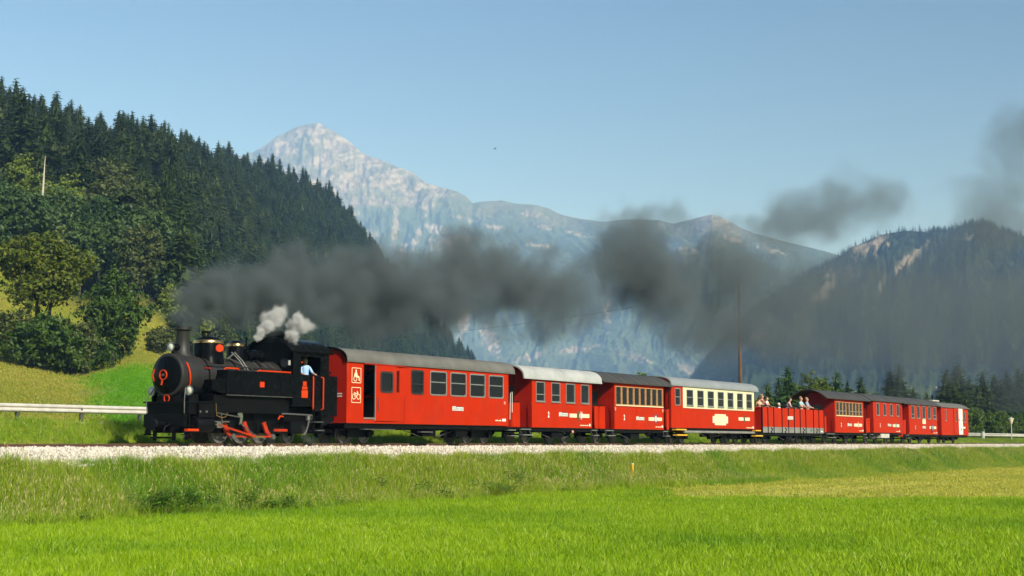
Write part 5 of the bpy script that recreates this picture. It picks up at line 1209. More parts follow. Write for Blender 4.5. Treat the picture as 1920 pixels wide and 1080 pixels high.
MB().lathe([(.38, CZ + .55), (.30, CZ + .70), (.245, CZ + .80), (.225, CZ + 1.0), (.205, CZ + 1.42), (.215, CZ + 1.44), (.27, CZ + 1.47), (.27, CZ + 1.56), (.20, CZ + 1.57), (.19, CZ + 1.3)], (2.46, 0, 0), n=26).build('chimney', 'loco_soot', L)
d1 = MB().lathe([(.54, 2.60), (.50, 2.78), (.485, 2.85), (.485, 3.27), (.45, 3.36), (.34, 3.44), (.15, 3.48), (.02, 3.485)], (3.61, 0, 0), n=32).build('steam_dome', K, L)
MB().lathe([(.489, 3.245), (.494, 3.275), (.47, 3.335), (.455, 3.355), (.45, 3.34)], (3.61, 0, 0), n=32).build('brass_band', 'brass', d1)
for dx in (-.1, .12): MB().lathe([(.04, 3.44), (.07, 3.50), (.05, 3.58), (.09, 3.62), (.09, 3.66), (.03, 3.68)], (3.61 + dx, .1, 0), n=12).build('safety_valve', 'black_frame', d1)
rd = MB().cyl((3.62, -.50, 3.08), (3.55, -.57, 3.08), .125, n=22).build('red_disc', 'orange_red', d1)
d2 = MB().lathe([(.36, 2.60), (.31, 2.80), (.30, 3.25), (.27, 3.34), (.16, 3.41), (.02, 3.43)], (4.92, 0, 0), n=26).build('sand_dome', K, L)
MB().lathe([(.304, 3.225), (.308, 3.25), (.285, 3.32), (.27, 3.335), (.265, 3.32)], (4.92, 0, 0), n=26).build('brass_band', 'brass', d2)
MB().cyl((5.15, -.25, 2.7), (5.15, -.25, 3.55), .035, n=10).build('whistle_pipe', K, L)
# fittings on the boiler
for k, (x, a) in enumerate(((4.72, 0), (4.86, 0))): MB().tube([(x - .35, -.32, 3.0), (x - .12, -.48, 2.72), (x, -.62, 2.42)], .014, 6).build('sand_pipe', 'steel_dull', L)
MB().tube([(4.05, -.45, 2.75), (4.3, -.42, 2.9), (4.55, -.32, 3.0)], .03, 6).build('steam_pipe', 'steel_dull', L)
MB().tube([(4.1, -.42, 2.8), (4.6, -.5, 2.62), (5.1, -.6, 2.46)], .02, 6).build('steam_pipe', 'steel_dull', L)
MB().tube([(2.9, -.60, 2.50), (4.0, -.62, 2.50), (6.5, -.62, 2.52)], .016, 6).build('hand_rail', 'loco_soot', L)
for x in (5.35, 5.75, 6.1): MB().tube([(x, -.40, 2.70), (x + .12, -.58, 2.5), (x + .16, -.68, 2.36)], .013, 5).build('feed_pipe', 'steel_dull', L)
bl = MB().lathe([(.08, 5.2), (.17, 5.3), (.17, 5.62), (.10, 5.70), (.16, 5.76), (.18, 5.95), (.12, 6.1), (.05, 6.2)], (0, -.26, 2.96), 'x', 14).build('turbo_generator', K, L)
for x in (5.35, 5.6, 5.9): MB().tube([(x, -.3, 2.62), (x, -.3, 2.82)], .025, 6).build('bracket', K, bl)
MB().cyl((5.45, -.1, 2.7), (5.45, -.1, 3.30), .025, n=8).build('vent_pipe', K, L)
MB().prism_y([(2.85, 2.42), (3.08, 2.42), (3.08, 2.39), (2.85, 2.39)], -.66, -.60).build('maker_plate', 'red_dark', L)
MB().box(2.95, 6.58, -.92, .92, 1.0, 1.55).build('tank_support', 'black_frame', L)
MB().box(1.87, 2.94, -.92, .92, .93, 1.275).build('front_apron', 'black_frame', L)
# side tanks
for sg in (-1, 1):
    tk = MB().prism_x([(sg * 1.05, 1.56), (sg * 1.05, 2.34), (sg * 1.03, 2.36), (sg * .58, 2.36), (sg * .58, 1.56)][::sg], 3.40, 6.60).build('side_tank', K, L)
    fpt = MB().prism_y([(2.78, 1.70), (3.395, 1.58), (3.395, 2.30), (3.3, 2.05), (2.78, 2.03)][::-1], min(sg * 1.02, sg * .60), max(sg * 1.02, sg * .60)).build('tank_front', K, L)
    rv = MB(); y = sg * 1.052
    for x in (3.45, 4.05, 4.72, 5.35, 5.98, 6.55):
        for z in np.arange(1.62, 2.33, .075): rv.ball((x, y, z), (.011, .008, .011), 5, 3)
    for x in np.arange(3.45, 6.6, .075):
        for z in (1.59, 2.325): rv.ball((x, y, z), (.011, .008, .011), 5, 3)
    r_ = rv.build('rivets', K, tk); r_['kind'] = 'stuff'
    MB().box(3.40, 6.6, min(sg * 1.062, sg * 1.051), max(sg * 1.062, sg * 1.051), 1.545, 1.565).build('tank_edge', 'steel_dull', tk)
MB().tube([(3.42, -.92, 2.37), (3.46, -.94, 2.42), (4.05, -.94, 2.42), (4.09, -.92, 2.37)], .028, 6).build('tank_handrail', 'orange_red', L)
MB().tube([(4.98, -.92, 2.365), (5.02, -.94, 2.40), (6.72, -.94, 2.40), (6.76, -.92, 2.365)], .028, 6).build('tank_handrail', 'orange_red', L)
MB().box(4.96, 5.17, -1.072, -1.053, 1.85, 2.03).build('tank_plate', 'orange_red', L)
# cab and bunker
cab = MB(); 
wall(cab, 6.61, 8.10, 1.33, 3.12, [(7.02, 8.06, 2.35, 2.98)], -1.06, -1.02); wall(cab, 6.61, 8.10, 1.33, 3.12, [(7.02, 8.06, 2.35, 2.98)], 1.06, 1.02)
cab.build('cab_side', K, L, smooth=False)
wall(MB(), 7.66, 8.13, 1.12, 2.34, [], -1.04, -1.01).build('cab_door', 'black_frame', L, smooth=False)
for y0, y1 in ((-1.055, -1.0), (1.0, 1.055)): MB().box(8.11, 8.52, y0, y1, 2.36, 3.12).build('cab_post', K, L)
MB().prism_x([(-1.01, 1.33)] + arc(1.01, 3.12, 3.58, 'flat') + [(1.01, 1.33)], 6.62, 6.66).build('cab_front', K, L)
MB().prism_x([(-1.01, 2.36)] + arc(1.01, 3.12, 3.58, 'flat') + [(1.01, 2.36)], 8.47, 8.51).build('cab_back', K, L)
for y in (-.66, .66): MB().lathe([(.17, -.005), (.17, .008)], (6.61, y, 2.75), 'x', 18).build('cab_front_window', 'house_window', L)
o_ = arc(1.16, 3.14, 3.64, 'flat'); MB().prism_x(o_ + [(y * .97, z - .045) for y, z in reversed(o_)], 6.42, 8.66).build('cab_roof', K, L)
vt = MB().prism_x([(-.40, 3.50), (.40, 3.50), (.42, 3.74), (.22, 3.84), (-.22, 3.84), (-.42, 3.74)], 6.95, 7.55).build('roof_ventilator', K, L)
MB().prism_x([(-.50, 3.73), (.50, 3.73), (.24, 3.875), (-.24, 3.875)], 6.88, 7.62).build('ventilator_cover', 'loco_soot', vt)
MB().prism_z([(8.14, -1.05), (9.0, -1.05), (9.0, 1.05), (8.14, 1.05)], .95, 2.355).build('coal_bunker', K, L)
MB().prism_y([(8.14, .55), (8.9, .78), (8.9, .94), (8.14, .94)], -1.0, 1.0).build('bunker_skirt', 'black_frame', L)
cm = MB(); rr = random.Random(5)
for _ in range(160): cm.ball((rr.uniform(8.25, 8.9), rr.uniform(-.9, .9), 2.33 + rr.uniform(0, .2)), (rr.uniform(.04, .09), rr.uniform(.04, .09), rr.uniform(.04, .08)), 6, 4)
q = cm.build('coal', 'black_frame', L, smooth=False); q['kind'] = 'stuff'
for x, e in ((7.62, -1), (8.16, 1)): MB().tube([(x - .05 * e, -1.05, 2.30), (x, -1.11, 2.28), (x, -1.11, 1.20), (x - .05 * e, -1.05, 1.17)], .026, 6).build('cab_handrail', 'orange_red', L)
MB().box(7.12, 7.30, -1.078, -1.062, 1.97, 2.12).build('number_plate', 'orange_red', L); MB().box(7.08, 7.34, -1.078, -1.062, 1.845, 1.95).build('number_plate', 'orange_red', L); MB().box(7.05, 7.37, -1.078, -1.062, 1.56, 1.82).build('number_plate', 'orange_red', L)
MB().tube([(6.95, -.85, 2.78), (7.28, -.9, 2.78)], .022, 6).build('regulator_rod', 'orange_red', L)
MB().box(6.60, 6.64, -.92, -.84, 2.66, 2.82).build('glass_gauge', 'white_paint', L)
MB().box(6.61, 8.13, -1.05, 1.05, 1.27, 1.325).build('cab_floor', 'black_frame', L)
for z, x0 in ((.74, 7.72), (.45, 7.76)): MB().box(x0, x0 + .42, -1.16, -.86, z - .015, z + .015).build('cab_step', 'steel_dull', L)
for x in (7.74, 8.12): MB().box(x - .015, x + .015, -1.08, -.98, .43, 1.26).build('step_bracket', 'black_frame', L)
MB().tube([(6.15, -.98, .99), (6.3, -1.02, 1.0), (7.7, -1.0, .97), (7.75, -.96, .8)], .03, 7).build('injector_pipe', 'steel_dull', L)
MB().lathe([(.05, 0), (.09, .02), (.09, .18), (.04, .2)], (7.55, -.95, .78), n=10).tube([(7.6, -.97, .86), (7.5, -.99, .6), (7.42, -.98, .4), (7.3, -.97, .3)], .03, 6).build('injector', 'steel_dull', L)
MB().tube([(5.98, -.98, .8), (6.05, -1.0, .92), (6.2, -1.0, .9)], .028, 6).build('red_pipe', 'orange_red', L)
# lamps
def lamp(x, y, z, r, body):
    lp = MB().lathe([(.03, .34), (r * .8, .30), (r * .95, .12), (r * 1.08, .03), (r * 1.08, -.01), (r * .95, -.012)], (x, y, z), 'x', 20).build('headlamp', body, L)
    MB().lathe([(r * .9, .004), (r * .7, .07), (r * .35, .12), (.01, .13)], (x, y, z), 'x', 18).build('reflector', 'white_paint', lp)
    MB().lathe([(r * .94, -.004), (r * .6, -.03), (.01, -.04)], (x, y, z), 'x', 18).build('lens', 'lamp_glass', lp)
    MB().lathe([(r * 1.10, -.02), (r * 1.10, .02), (r * .93, .02), (r * .93, -.02), (r * 1.10, -.02)], (x, y, z), 'x', 20).build('rim', 'steel_bright', lp)
    return lp
lamp(2.0, -.80, 1.66, .14, K); lamp(1.96, .80, 1.66, .14, K); lamp(1.95, 0, 3.05, .13, K)
for y in (-.8, .8): MB().box(2.0, 2.2, y - .05, y + .05, 1.33, 1.54).build('lamp_bracket', 'black_frame', L)
MB().box(2.02, 2.12, -.05, .05, 2.80, 2.92).build('lamp_bracket', 'black_frame', L)
for y in (-.62, .62): MB().tube([(1.80, y * 1.3, .95), (1.76, y * 1.35, 1.35), (1.95, y * 1.1, 1.75)], .018, 6).build('front_handrail', 'steel_dull', L)
# cylinders, wheels, rods
AX = (3.75, 4.70, 5.65)
for sg in (-1, 1):
    MB().lathe([(.05, 2.15), (.24, 2.17), (.25, 2.20), (.25, 2.88), (.24, 2.92), (.05, 2.94)], (0, sg * .82, .60), 'x', 20).build('cylinder', 'black_frame', L)
    MB().bbox(2.2, 2.9, min(sg * 1.04, sg * .58), max(sg * 1.04, sg * .58), .80, 1.26, .03).build('valve_chest', 'black_frame', L)
    for x in (2.24, 2.52): MB().lathe([(.035, -.02), (.035, .02)], (x, sg * 1.05, 1.0), 'y', 10).build('chest_bolt', 'steel_bright', L)
    y = sg * .88
    MB().box(2.95, 3.72, y - .03, y + .03, .68, .72).build('slide_bar', 'steel_dull', L)
    MB().box(3.12, 3.34, y - .06, y + .06, .50, .68).build('crosshead', 'steel_bright', L)
    MB().cyl((2.94, y, .60), (3.15, y, .60), .028, n=8).build('piston_rod', 'steel_bright', L)
    for x in AX:
        w = link(bpy.data.objects.new('driving_wheel', wheel_me(.40)), L); w.location = (x, sg * .40, .40)
        if sg > 0: w.rotation_euler = (0, 0, pi)
        u, v = (.20, -.17) if sg < 0 else (-.17, -.2)
        MB().prism_y([(x - u * .75 - .08, .40 - v * 1.5), (x - u * .75 + .06, .40 - v * 1.5 + .07), (x + .075, .43), (x + u + .06, .40 + v + .02), (x + u, .40 + v - .06), (x + u - .06, .40 + v - .02), (x - .075, .37)][::-1], min(sg * .80, sg * .72), max(sg * .80, sg * .72)).build('crank', 'rod_red', L)
    u, v = (.20, -.17) if sg < 0 else (-.17, -.2)
    for a, b, mt in ((AX[0], AX[1], 'rod_red'), (AX[1], AX[2], 'rod_red')):
        MB().bbox(a + u + .03, b + u - .03, min(sg * .885, sg * .845), max(sg * .885, sg * .845), .40 + v - .028, .40 + v + .028, .01).build('side_rod', mt, L)
    for x in AX: MB().lathe([(.085, -.05), (.095, 0), (.085, .05)], (x + u, sg * .865, .40 + v), 'y', 14).build('crank_pin', 'steel_dull', L)
    MB().prism_y([(3.2, .57), (3.2, .62), (AX[1] + u, .40 + v + .035), (AX[1] + u, .40 + v - .035)], min(sg * .955, sg * .915), max(sg * .955, sg * .915)).build('connecting_rod', 'rod_red', L)
    MB().bbox(AX[2] + u + .1, 6.6, min(sg * .86, sg * .80), max(sg * .86, sg * .80), .40, .49, .01).build('brake_beam', 'rod_red', L)
    MB().box(AX[1] + u - .1, AX[1] + u + .42, min(sg * .93, sg * .90), max(sg * .93, sg * .90), .19, .25).build('brass_rod', 'brass', L)
    MB().prism_y([(4.15, .95), (4.35, 1.1), (4.42, .9), (4.38, .66), (4.25, .62), (4.3, .85)], min(sg * .84, sg * .78), max(sg * .84, sg * .78)).build('valve_link', 'steel_bright', L)
    MB().tube([(3.05, sg * .93, .98), (4.3, sg * .84, .85)], .022, 6).tube([(3.28, sg * .95, .98), (3.36, sg * .95, .52)], .022, 6).tube([(4.35, sg * .86, .62), (4.85, sg * .92, .30)], .022, 6).build('valve_rod', 'steel_dull', L)
    MB().tube([(3.0, sg * .98, 1.28), (3.02, sg * 1.0, .9), (3.25, sg * 1.0, .82), (3.45, sg * 1.0, .86), (3.5, sg * 1.0, 1.0)], .018, 6).build('oil_pipe', 'brass', L)
    MB().tube([(5.2, sg * .62, 1.2), (5.15, sg * .75, .7), (5.3, sg * .78, .45)], .025, 6).build('brake_hanger', 'black_frame', L)
    w = link(bpy.data.objects.new('trailing_wheel', wheel_me(.30)), L); w.location = (7.1, sg * .40, .30)
    if sg > 0: w.rotation_euler = (0, 0, pi)
    MB().bbox(6.7, 7.5, min(sg * .92, sg * .6), max(sg * .92, sg * .6), .35, .75, .03).build('ash_box', 'black_frame', L)
for x in AX: MB().cyl((x, -.76, .40), (x, .76, .40), .06, n=8).build('axle', 'black_frame', L)
MB().cyl((7.1, -.6, .30), (7.1, .6, .30), .05, n=8).build('axle', 'black_frame', L)
coupler(L, 9.0, 1)

# ------------------------------------------------------------------ people
def person(label, s, t, z, yaw, shirt, trousers='cloth_dark', hair='hair_brown', h=1.72, arms=((.16, -.20, 1.12), (-.16, -.20, 1.12)), seated=False, lean=0.0, sleeve=True, hat=None):
    """yaw turns the person from facing -y (the near side) in train coordinates; arms: hand positions"""
    k = h / 1.72; P = []; E = []; Rr = []
    def v(x, y, zz, r, p=None):
        P.append((x * k, y * k, zz * k)); Rr.append((r * k, r * k)); i = len(P) - 1
        if p is not None: E.append((p, i))
        return i
    hip = .92 if not seated else .48
    l = lambda zz: -lean * (zz - hip)
    pel = v(0, 0, hip, .145); be = v(0, l(hip + .18), hip + .18, .13, pel); ch = v(0, l(hip + .38), hip + .38, .15, be); up = v(0, l(hip + .50), hip + .50, .115, ch)
    nk = v(0, l(hip + .58), hip + .58, .055, up); hd = v(0, l(hip + .66) - .01, hip + .66, .085, nk); h2 = v(0, l(hip + .74) - .015, hip + .74, .10, hd); ht = v(0, l(hip + .81) - .005, hip + .81, .075, h2)
    nose = v(0, l(hip + .70) - .105, hip + .705, .018, h2)
    for sg, hand in zip((1, -1), arms):
        sh = v(sg * .18, l(hip + .47), hip + .47, .062, up); hx, hy, hz = hand; hz = hz - .92 + hip
        el = v(sg * .25 * .6 + hx * .4, (l(hip + .3) + hy) * .45 + .03, (hip + .47 + hz) / 2 - .06, .047, sh)
        wr = v(hx, hy, hz, .034, el); pm = v(hx * .95, hy - .06, hz - .01, .038, wr)
        for q in range(4): f1 = v(hx * .95 + (q - 1.5) * .018, hy - .11, hz - .01, .0095, pm); v(hx * .95 + (q - 1.5) * .019, hy - .14, hz - .035 - (.004 if q in (0, 3) else 0), .0085, f1)
        v(hx * .95 - sg * .05, hy - .085, hz + .005, .010, pm)
    for sg in (1, -1):
        hp = v(sg * .09, 0, hip - .06, .095, pel)
        if seated: kn = v(sg * .11, -.42, hip - .02, .065, hp); an = v(sg * .11, -.40, .08, .042, kn)
        else: kn = v(sg * .10, -.02, .50, .065, hp); an = v(sg * .10, .02, .08, .042, kn)
        v(sg * .11, P[an][1] / k - .16, .035, .038, an)
    me = bpy.data.meshes.new('person_base'); me.from_pydata(P, E, []); o = bpy.data.objects.new('person_base', me); COL.objects.link(o)
    o.modifiers.new('skin', 'SKIN'); 
    if not me.skin_vertices: 
        bpy.context.view_layer.objects.active = o
    for i, r in enumerate(Rr): me.skin_vertices[0].data[i].radius = r
    me.skin_vertices[0].data[0].use_root = True
    sbm = o.modifiers.new('sub', 'SUBSURF'); sbm.levels = 1; sbm.render_levels = 1
    dg = bpy.context.evaluated_depsgraph_get(); m2 = bpy.data.meshes.new_from_object(o.evaluated_get(dg)); bpy.data.objects.remove(o)
    m2.materials.clear()
    for mm in ('skin', shirt, trousers): m2.materials.append(M[mm])
    mi = []
    hands = [Vector((a[0] * k, a[1] * k, (a[2] - .92 + hip) * k)) for a in arms]
    for p in m2.polygons:
        c = p.center; far = min((c - q).length for q in hands)
        if c.z > (hip + .555) * k or far < (.17 if sleeve else .33) * k: mi.append(0)
        elif c.z > (hip - .04) * k: mi.append(1)
        else: mi.append(2)
    m2.polygons.foreach_set('material_index', mi); m2.polygons.foreach_set('use_smooth', [True] * len(mi)); m2.update()
    e = empty('person', tw(s, t, z), TROT + yaw, label, 'person')
    link(bpy.data.objects.new('body', m2), e)
    hb = MB(); hz = (hip + .745) * k; hy = (l(hip + .74) + .02) * k
    hb.ball((0, hy, hz + .028), (.098 * k, .105 * k, .105 * k), 12, 8); hb.f = [f for f in hb.f if not (np.mean([hb.v[i][1] for i in f]) < hy - .055 * k and np.mean([hb.v[i][2] for i in f]) < hz + .055 * k)]
    hb.build('hair', hair, e)
    ey = MB()
    for sg in (-1, 1): ey.ball((sg * .034 * k, (l(hip + .735) - .100) * k, (hip + .735) * k), .010 * k, 6, 4)
    ey.build('eyes', 'black_mark', e)
    MB().box(-.025 * k, .025 * k, (l(hip + .66) - .098) * k, (l(hip + .66) - .086) * k, (hip + .662) * k, (hip + .67) * k).build('mouth', 'cloth_coral', e)
    for sg in (-1, 1): MB().ball((sg * .098 * k, (l(hip + .72) + .005) * k, (hip + .722) * k), (.012 * k, .022 * k, .032 * k), 6, 5).build('ear', 'skin', e)
    return e
person('engine driver in a light blue shirt leaning at the cab opening', 38.35, -.62, 1.33, -.35, 'cloth_shirt', hair='hair_brown', h=1.62, arms=((.2, -.36, 1.12), (-.2, -.34, 1.08)))
FZ = 1.05
person('passenger in a peach top at the front corner of the open wagon', 79.45, -.62, FZ, 2.4, 'cloth_peach', h=1.62)
person('passenger in brown standing behind the one in white', 80.55, -.35, FZ, -.3, 'cloth_brown', hair='hair_fair', h=1.80)
person('passenger in a white top leaning on the front of the wagon rail', 80.25, -.78, FZ, .1, 'cloth_white', hair='hair_brown', h=1.66, arms=((.2, -.32, 1.14), (-.2, -.32, 1.14)), sleeve=False)
person('small white-haired passenger low at the middle of the wagon rail', 82.35, -.72, FZ, .2, 'cloth_white', hair='hair_white', h=1.33)
person('passenger in a pink shirt bending forward at the wagon rail', 83.95, -.60, FZ, .6, 'cloth_pink', hair='hair_brown', h=1.70, lean=.28, arms=((.2, -.45, 1.12), (-.2, -.45, 1.12)))
person('passenger in white and teal at the rear of the open wagon', 86.05, -.72, FZ, -.1, 'cloth_teal', hair='hair_fair', h=1.80, arms=((.25, -.34, 1.10), (-.2, -.34, 1.10)), sleeve=False)
person('passenger in a grey blue shirt reaching along the rail of the wagon', 87.1, -.72, FZ, .1, 'cloth_blue', hair='hair_fair', h=1.78, arms=((.62, -.34, 1.10), (-.2, -.34, 1.12)), sleeve=False)
for s_, sh, lb, hr in ((63.95, 'cloth_coral', 'seated passenger in a coral shirt in the wood-framed third coach', 'hair_brown'), (65.0, 'cloth_white', 'seated passenger in white near the rear of the third coach', 'hair_fair'), (65.35, 'cloth_ochre', 'seated passenger in ochre at the last window of the third coach', 'hair_brown')):
    person(lb, s_, -.66, .82, 1.2, sh, hair=hr, seated=True, h=1.75)
person('seated passenger in ochre at the fourth window of the coach before the van', 113.25, -.72, .82, .4, 'cloth_ochre', hair='hair_fair', seated=True, h=1.8)

# ------------------------------------------------------------------ wayside things
sy = s_at(1186, 908, -4.0); yp = empty('marker_stake', tw(sy, -4.0, float(ground_z(sy, -4.0)) - .1), TROT, 'short yellow stake standing in the grass of the bank', 'post')
MB().prism_z(rrect(-.06, .06, -.05, .05, .02, 2), 0, .72).build('stake', 'yellow_paint', yp); MB().prism_z(rrect(-.063, .063, -.053, .053, .02, 2), .721, .76).build('cap', 'cream_mark', yp)
stp = s_at(1388, 700, 10.0) ; stp = s_at(1388, 700, 14.6)
tp = empty('telegraph_pole', tw(stp, 14.6, .3), TROT, 'tall brown wooden pole rising behind the cream coach', 'pole')
hp_ = at(1387, 538, hypot(*tw(stp, 14.6)[:2]))[2]
MB().tube([(0, 0, 0), (0, 0, hp_ * .5), (0, 0, hp_)], [.17, .145, .11], 12).build('pole_shaft', 'pole_wood', tp)
MB().box(-.6, .6, -.05, .05, hp_ - .75, hp_ - .63).build('cross_arm', 'pole_wood', tp)
for x in (-.5, 0, .5): MB().lathe([(.02, hp_ - .63), (.05, hp_ - .60), (.055, hp_ - .52), (.02, hp_ - .46)], (x, 0, 0), n=10).build('insulator', 'white_paint', tp)
ptop = Vector(tw(stp, 14.6, .3 + hp_ - .5)); far_end = Vector(at(560, 640, 235))
pts = [ptop.lerp(far_end, u) + Vector((0, 0, -3.2 * 4 * u * (1 - u) * .35)) for u in np.linspace(0, 1, 24)]
tag(MB().tube(pts, .015, 4).build('overhead_wire', 'wire_black'), 'thin dark wire running left from the wooden pole', 'wire')
pts = [p + Vector((0, 0, 1.4 - 1.4 * 0)) for p in pts]
sl = s_at(1897, 820, 5.9); lpst = empty('lantern_post', tw(sl, 5.9, float(road_z(sl)) - .25), TROT, 'slim lamp post with a pale lantern at the right edge', 'lamp post')
zt = at(1897, 783, hypot(*tw(sl, 5.9)[:2]))[2] - float(road_z(sl)) + .25
MB().cyl((0, 0, 0), (0, 0, zt - .72), .055, .045, 10).build('post', 'galvanised', lpst)
lh = MB().lathe([(.10, zt - .72), (.14, zt - .68), (.30, zt - .15), (.30, zt - .12)], (0, 0, 0), n=6).build('lantern', 'cream_mark', lpst)
MB().lathe([(.36, zt - .115), (.30, zt - .06), (.08, zt), (.03, zt + .05)], (0, 0, 0), n=6).build('lantern_cap', 'galvanised', lh)
def house(px, py, r, w, d, h, yaw, label):
    x, y, z = at(px, py, r); e = empty('house', (x, y, z), yaw, label, 'house')
    MB().prism_x([(-d / 2, -30), (d / 2, -30), (d / 2, h), (0, h + d * .3), (-d / 2, h)], -w / 2, w / 2).build('wall', 'house_white', e)
    rm = MB(); rf = [(-d / 2 - .9, h - .45), (0, h + d * .3 + .15), (d / 2 + .9, h - .45), (d / 2 + .9, h - .15), (0, h + d * .3 + .5), (-d / 2 - .9, h - .15)]
    ro = rm.prism_x(rf, -w / 2 - 1, w / 2 + 1).build('roof', 'house_roof', e)
    MB().box(w * .2, w * .2 + 1, -.5, .5, h + d * .2, h + d * .3 + 1.4).build('chimney', 'house_white', ro)
    for i in range(3):
        for zz in (h * .25, h * .65):
            xx = -w / 2 + w * (i + .5) / 3; MB().box(xx - .7, xx + .7, -d / 2 - .06, -d / 2 - .01, zz - .8, zz + .8).build('window', 'house_window', e)
    for yy in (-d * .25, d * .25):
        for zz in (h * .25, h * .65): MB().box(-w / 2 - .06, -w / 2 - .01, yy - .7, yy + .7, zz - .8, zz + .8).build('window', 'house_window', e)
    return e
house(1722, 743, 1500, 13, 11, 6, .3, 'wide white house left of the two far houses among the firs')
house(1752, 745, 1520, 11, 10, 6.5, .5, 'narrow white house with a gable right of the far white house')
house(1637, 738, 1480, 8, 8, 7, .2, 'small white house just above the roof of a rear coach')
bx = at(928, 279, 160); bd = empty('bird', bx, .4, 'small dark bird flying in the clear sky', 'bird'); bd.scale = (.6, .6, .6)
MB().ball((0, 0, 0), (.22, .07, .07), 8, 6).ball((.24, 0, .03), (.07, .05, .05), 6, 5).build('body', 'black_mark', bd)
for sg in (-1, 1): MB().add([(.08, sg * .04, .02), (-.10, sg * .04, .02), (-.12, sg * .42, .14), (.02, sg * .40, .15), (-.2, sg * .75, .06)], [(0, 1, 2, 3), (3, 2, 4)]).build('wing', 'black_mark', bd)
MB().add([(-.2, -.03, 0), (-.2, .03, 0), (-.36, .06, 0), (-.36, -.06, 0)], [(0, 1, 2, 3)]).build('tail', 'black_mark', bd)

# ------------------------------------------------------------------ smoke, steam and haze
def volume_mat(name, col, dens, aniso=0.0, clear=False):
    m, nt, out = new_mat(name); v = nt.nodes.new('ShaderNodeVolumePrincipled')
    v.inputs['Color'].default_value = (*col, 1); v.inputs['Density'].default_value = dens; v.inputs['Anisotropy'].default_value = aniso
    if clear: v.inputs['Absorption Color'].default_value = (1, 1, 1, 1)
    nt.links.new(v.outputs[0], out.inputs['Volume']); return m
def cloud(name, pts, rad, den, lo, hi, res, mat, nscale, warp, label, cat, origin=(0, 0, 0), rz=0.0, seed=0.0, rough=.62, edge=.9, low=.25, grow=0.0):
    """puffs (points with a radius and a strength) turned into a turbulent density grid"""
    me = bpy.data.meshes.new(name); n = len(pts); me.vertices.add(n); me.vertices.foreach_set('co', np.asarray(pts, np.float32).ravel())
    for nm, val in (('rad', rad), ('den', den)): a = me.attributes.new(nm, 'FLOAT', 'POINT'); a.data.foreach_set('value', np.asarray(val, np.float32))
    me.materials.append(mat)
    o = link(bpy.data.objects.new(name, me)); o.location = origin; o.rotation_euler = (0, 0, rz); tag(o, label, cat, None, 'stuff')
    g = bpy.data.node_groups.new(name + '_nodes', 'GeometryNodeTree')
    g.interface.new_socket('Geometry', in_out='INPUT', socket_type='NodeSocketGeometry'); g.interface.new_socket('Geometry', in_out='OUTPUT', socket_type='NodeSocketGeometry')
    N, Lk = g.nodes, g.links
    gi = N.new('NodeGroupInput'); go = N.new('NodeGroupOutput'); vc = N.new('GeometryNodeVolumeCube'); pos = N.new('GeometryNodeInputPosition')
    def math_(op, a, b=None, c=None):
        k = N.new('ShaderNodeMath'); k.operation = op
        for i, q in enumerate((a, b, c)):
            if q is None: continue
            if hasattr(q, 'is_output'): Lk.new(q, k.inputs[i])
            else: k.inputs[i].default_value = q
        return k.outputs[0]
    def noise(scale, detail, off):
        ad = N.new('ShaderNodeVectorMath'); ad.operation = 'ADD'; ad.inputs[1].default_value = (off, off * .7, seed); Lk.new(src, ad.inputs[0])
        k = N.new('ShaderNodeTexNoise'); k.inputs['Scale'].default_value = scale; k.inputs['Detail'].default_value = detail; k.inputs['Roughness'].default_value = rough; Lk.new(ad.outputs[0], k.inputs['Vector']); return k
    if grow:      # turbulence grows with the distance the smoke has drifted
        sx = N.new('ShaderNodeSeparateXYZ'); Lk.new(pos.outputs[0], sx.inputs[0]); size = math_('MULTIPLY_ADD', sx.outputs[0], grow, .55 - 31 * grow); size = math_('MAXIMUM', size, .3)
        cx = N.new('ShaderNodeCombineXYZ'); Lk.new(math_('DIVIDE', math_('LOGARITHM', size, math.e), grow), cx.inputs[0]); Lk.new(math_('DIVIDE', sx.outputs[1], size), cx.inputs[1]); Lk.new(math_('DIVIDE', sx.outputs[2], size), cx.inputs[2]); src = cx.outputs[0]
    else: src = pos.outputs[0]
    nw = noise(nscale, 3, 3.1); sub = N.new('ShaderNodeVectorMath'); sub.operation = 'SUBTRACT'; sub.inputs[1].default_value = (.5, .5, .5); Lk.new(nw.outputs['Color'], sub.inputs[0])
    scl = N.new('ShaderNodeVectorMath'); scl.operation = 'SCALE'; scl.inputs['Scale'].default_value = warp; Lk.new(sub.outputs[0], scl.inputs[0])
    if grow: Lk.new(math_('MULTIPLY', size, warp), scl.inputs['Scale'])
    wp_ = N.new('ShaderNodeVectorMath'); wp_.operation = 'ADD'; Lk.new(pos.outputs[0], wp_.inputs[0]); Lk.new(scl.outputs[0], wp_.inputs[1])
    sn = N.new('GeometryNodeSampleNearest'); sn.domain = 'POINT'; Lk.new(gi.outputs[0], sn.inputs[0]); Lk.new(wp_.outputs[0], sn.inputs['Sample Position'])
    def samp(node_out, ty):
        k = N.new('GeometryNodeSampleIndex'); k.data_type = ty; k.domain = 'POINT'; Lk.new(gi.outputs[0], k.inputs['Geometry']); Lk.new(node_out, k.inputs['Value']); Lk.new(sn.outputs[0], k.inputs['Index']); return k.outputs['Value']
    def na(nm):
        k = N.new('GeometryNodeInputNamedAttribute'); k.data_type = 'FLOAT'; k.inputs['Name'].default_value = nm; return k.outputs['Attribute']
    p0 = N.new('GeometryNodeInputPosition'); pc = samp(p0.outputs[0], 'FLOAT_VECTOR'); ra = samp(na('rad'), 'FLOAT'); de = samp(na('den'), 'FLOAT')
    ds = N.new('ShaderNodeVectorMath'); ds.operation = 'DISTANCE'; Lk.new(wp_.outputs[0], ds.inputs[0]); Lk.new(pc, ds.inputs[1])
    rel = math_('DIVIDE', ds.outputs['Value'], ra)
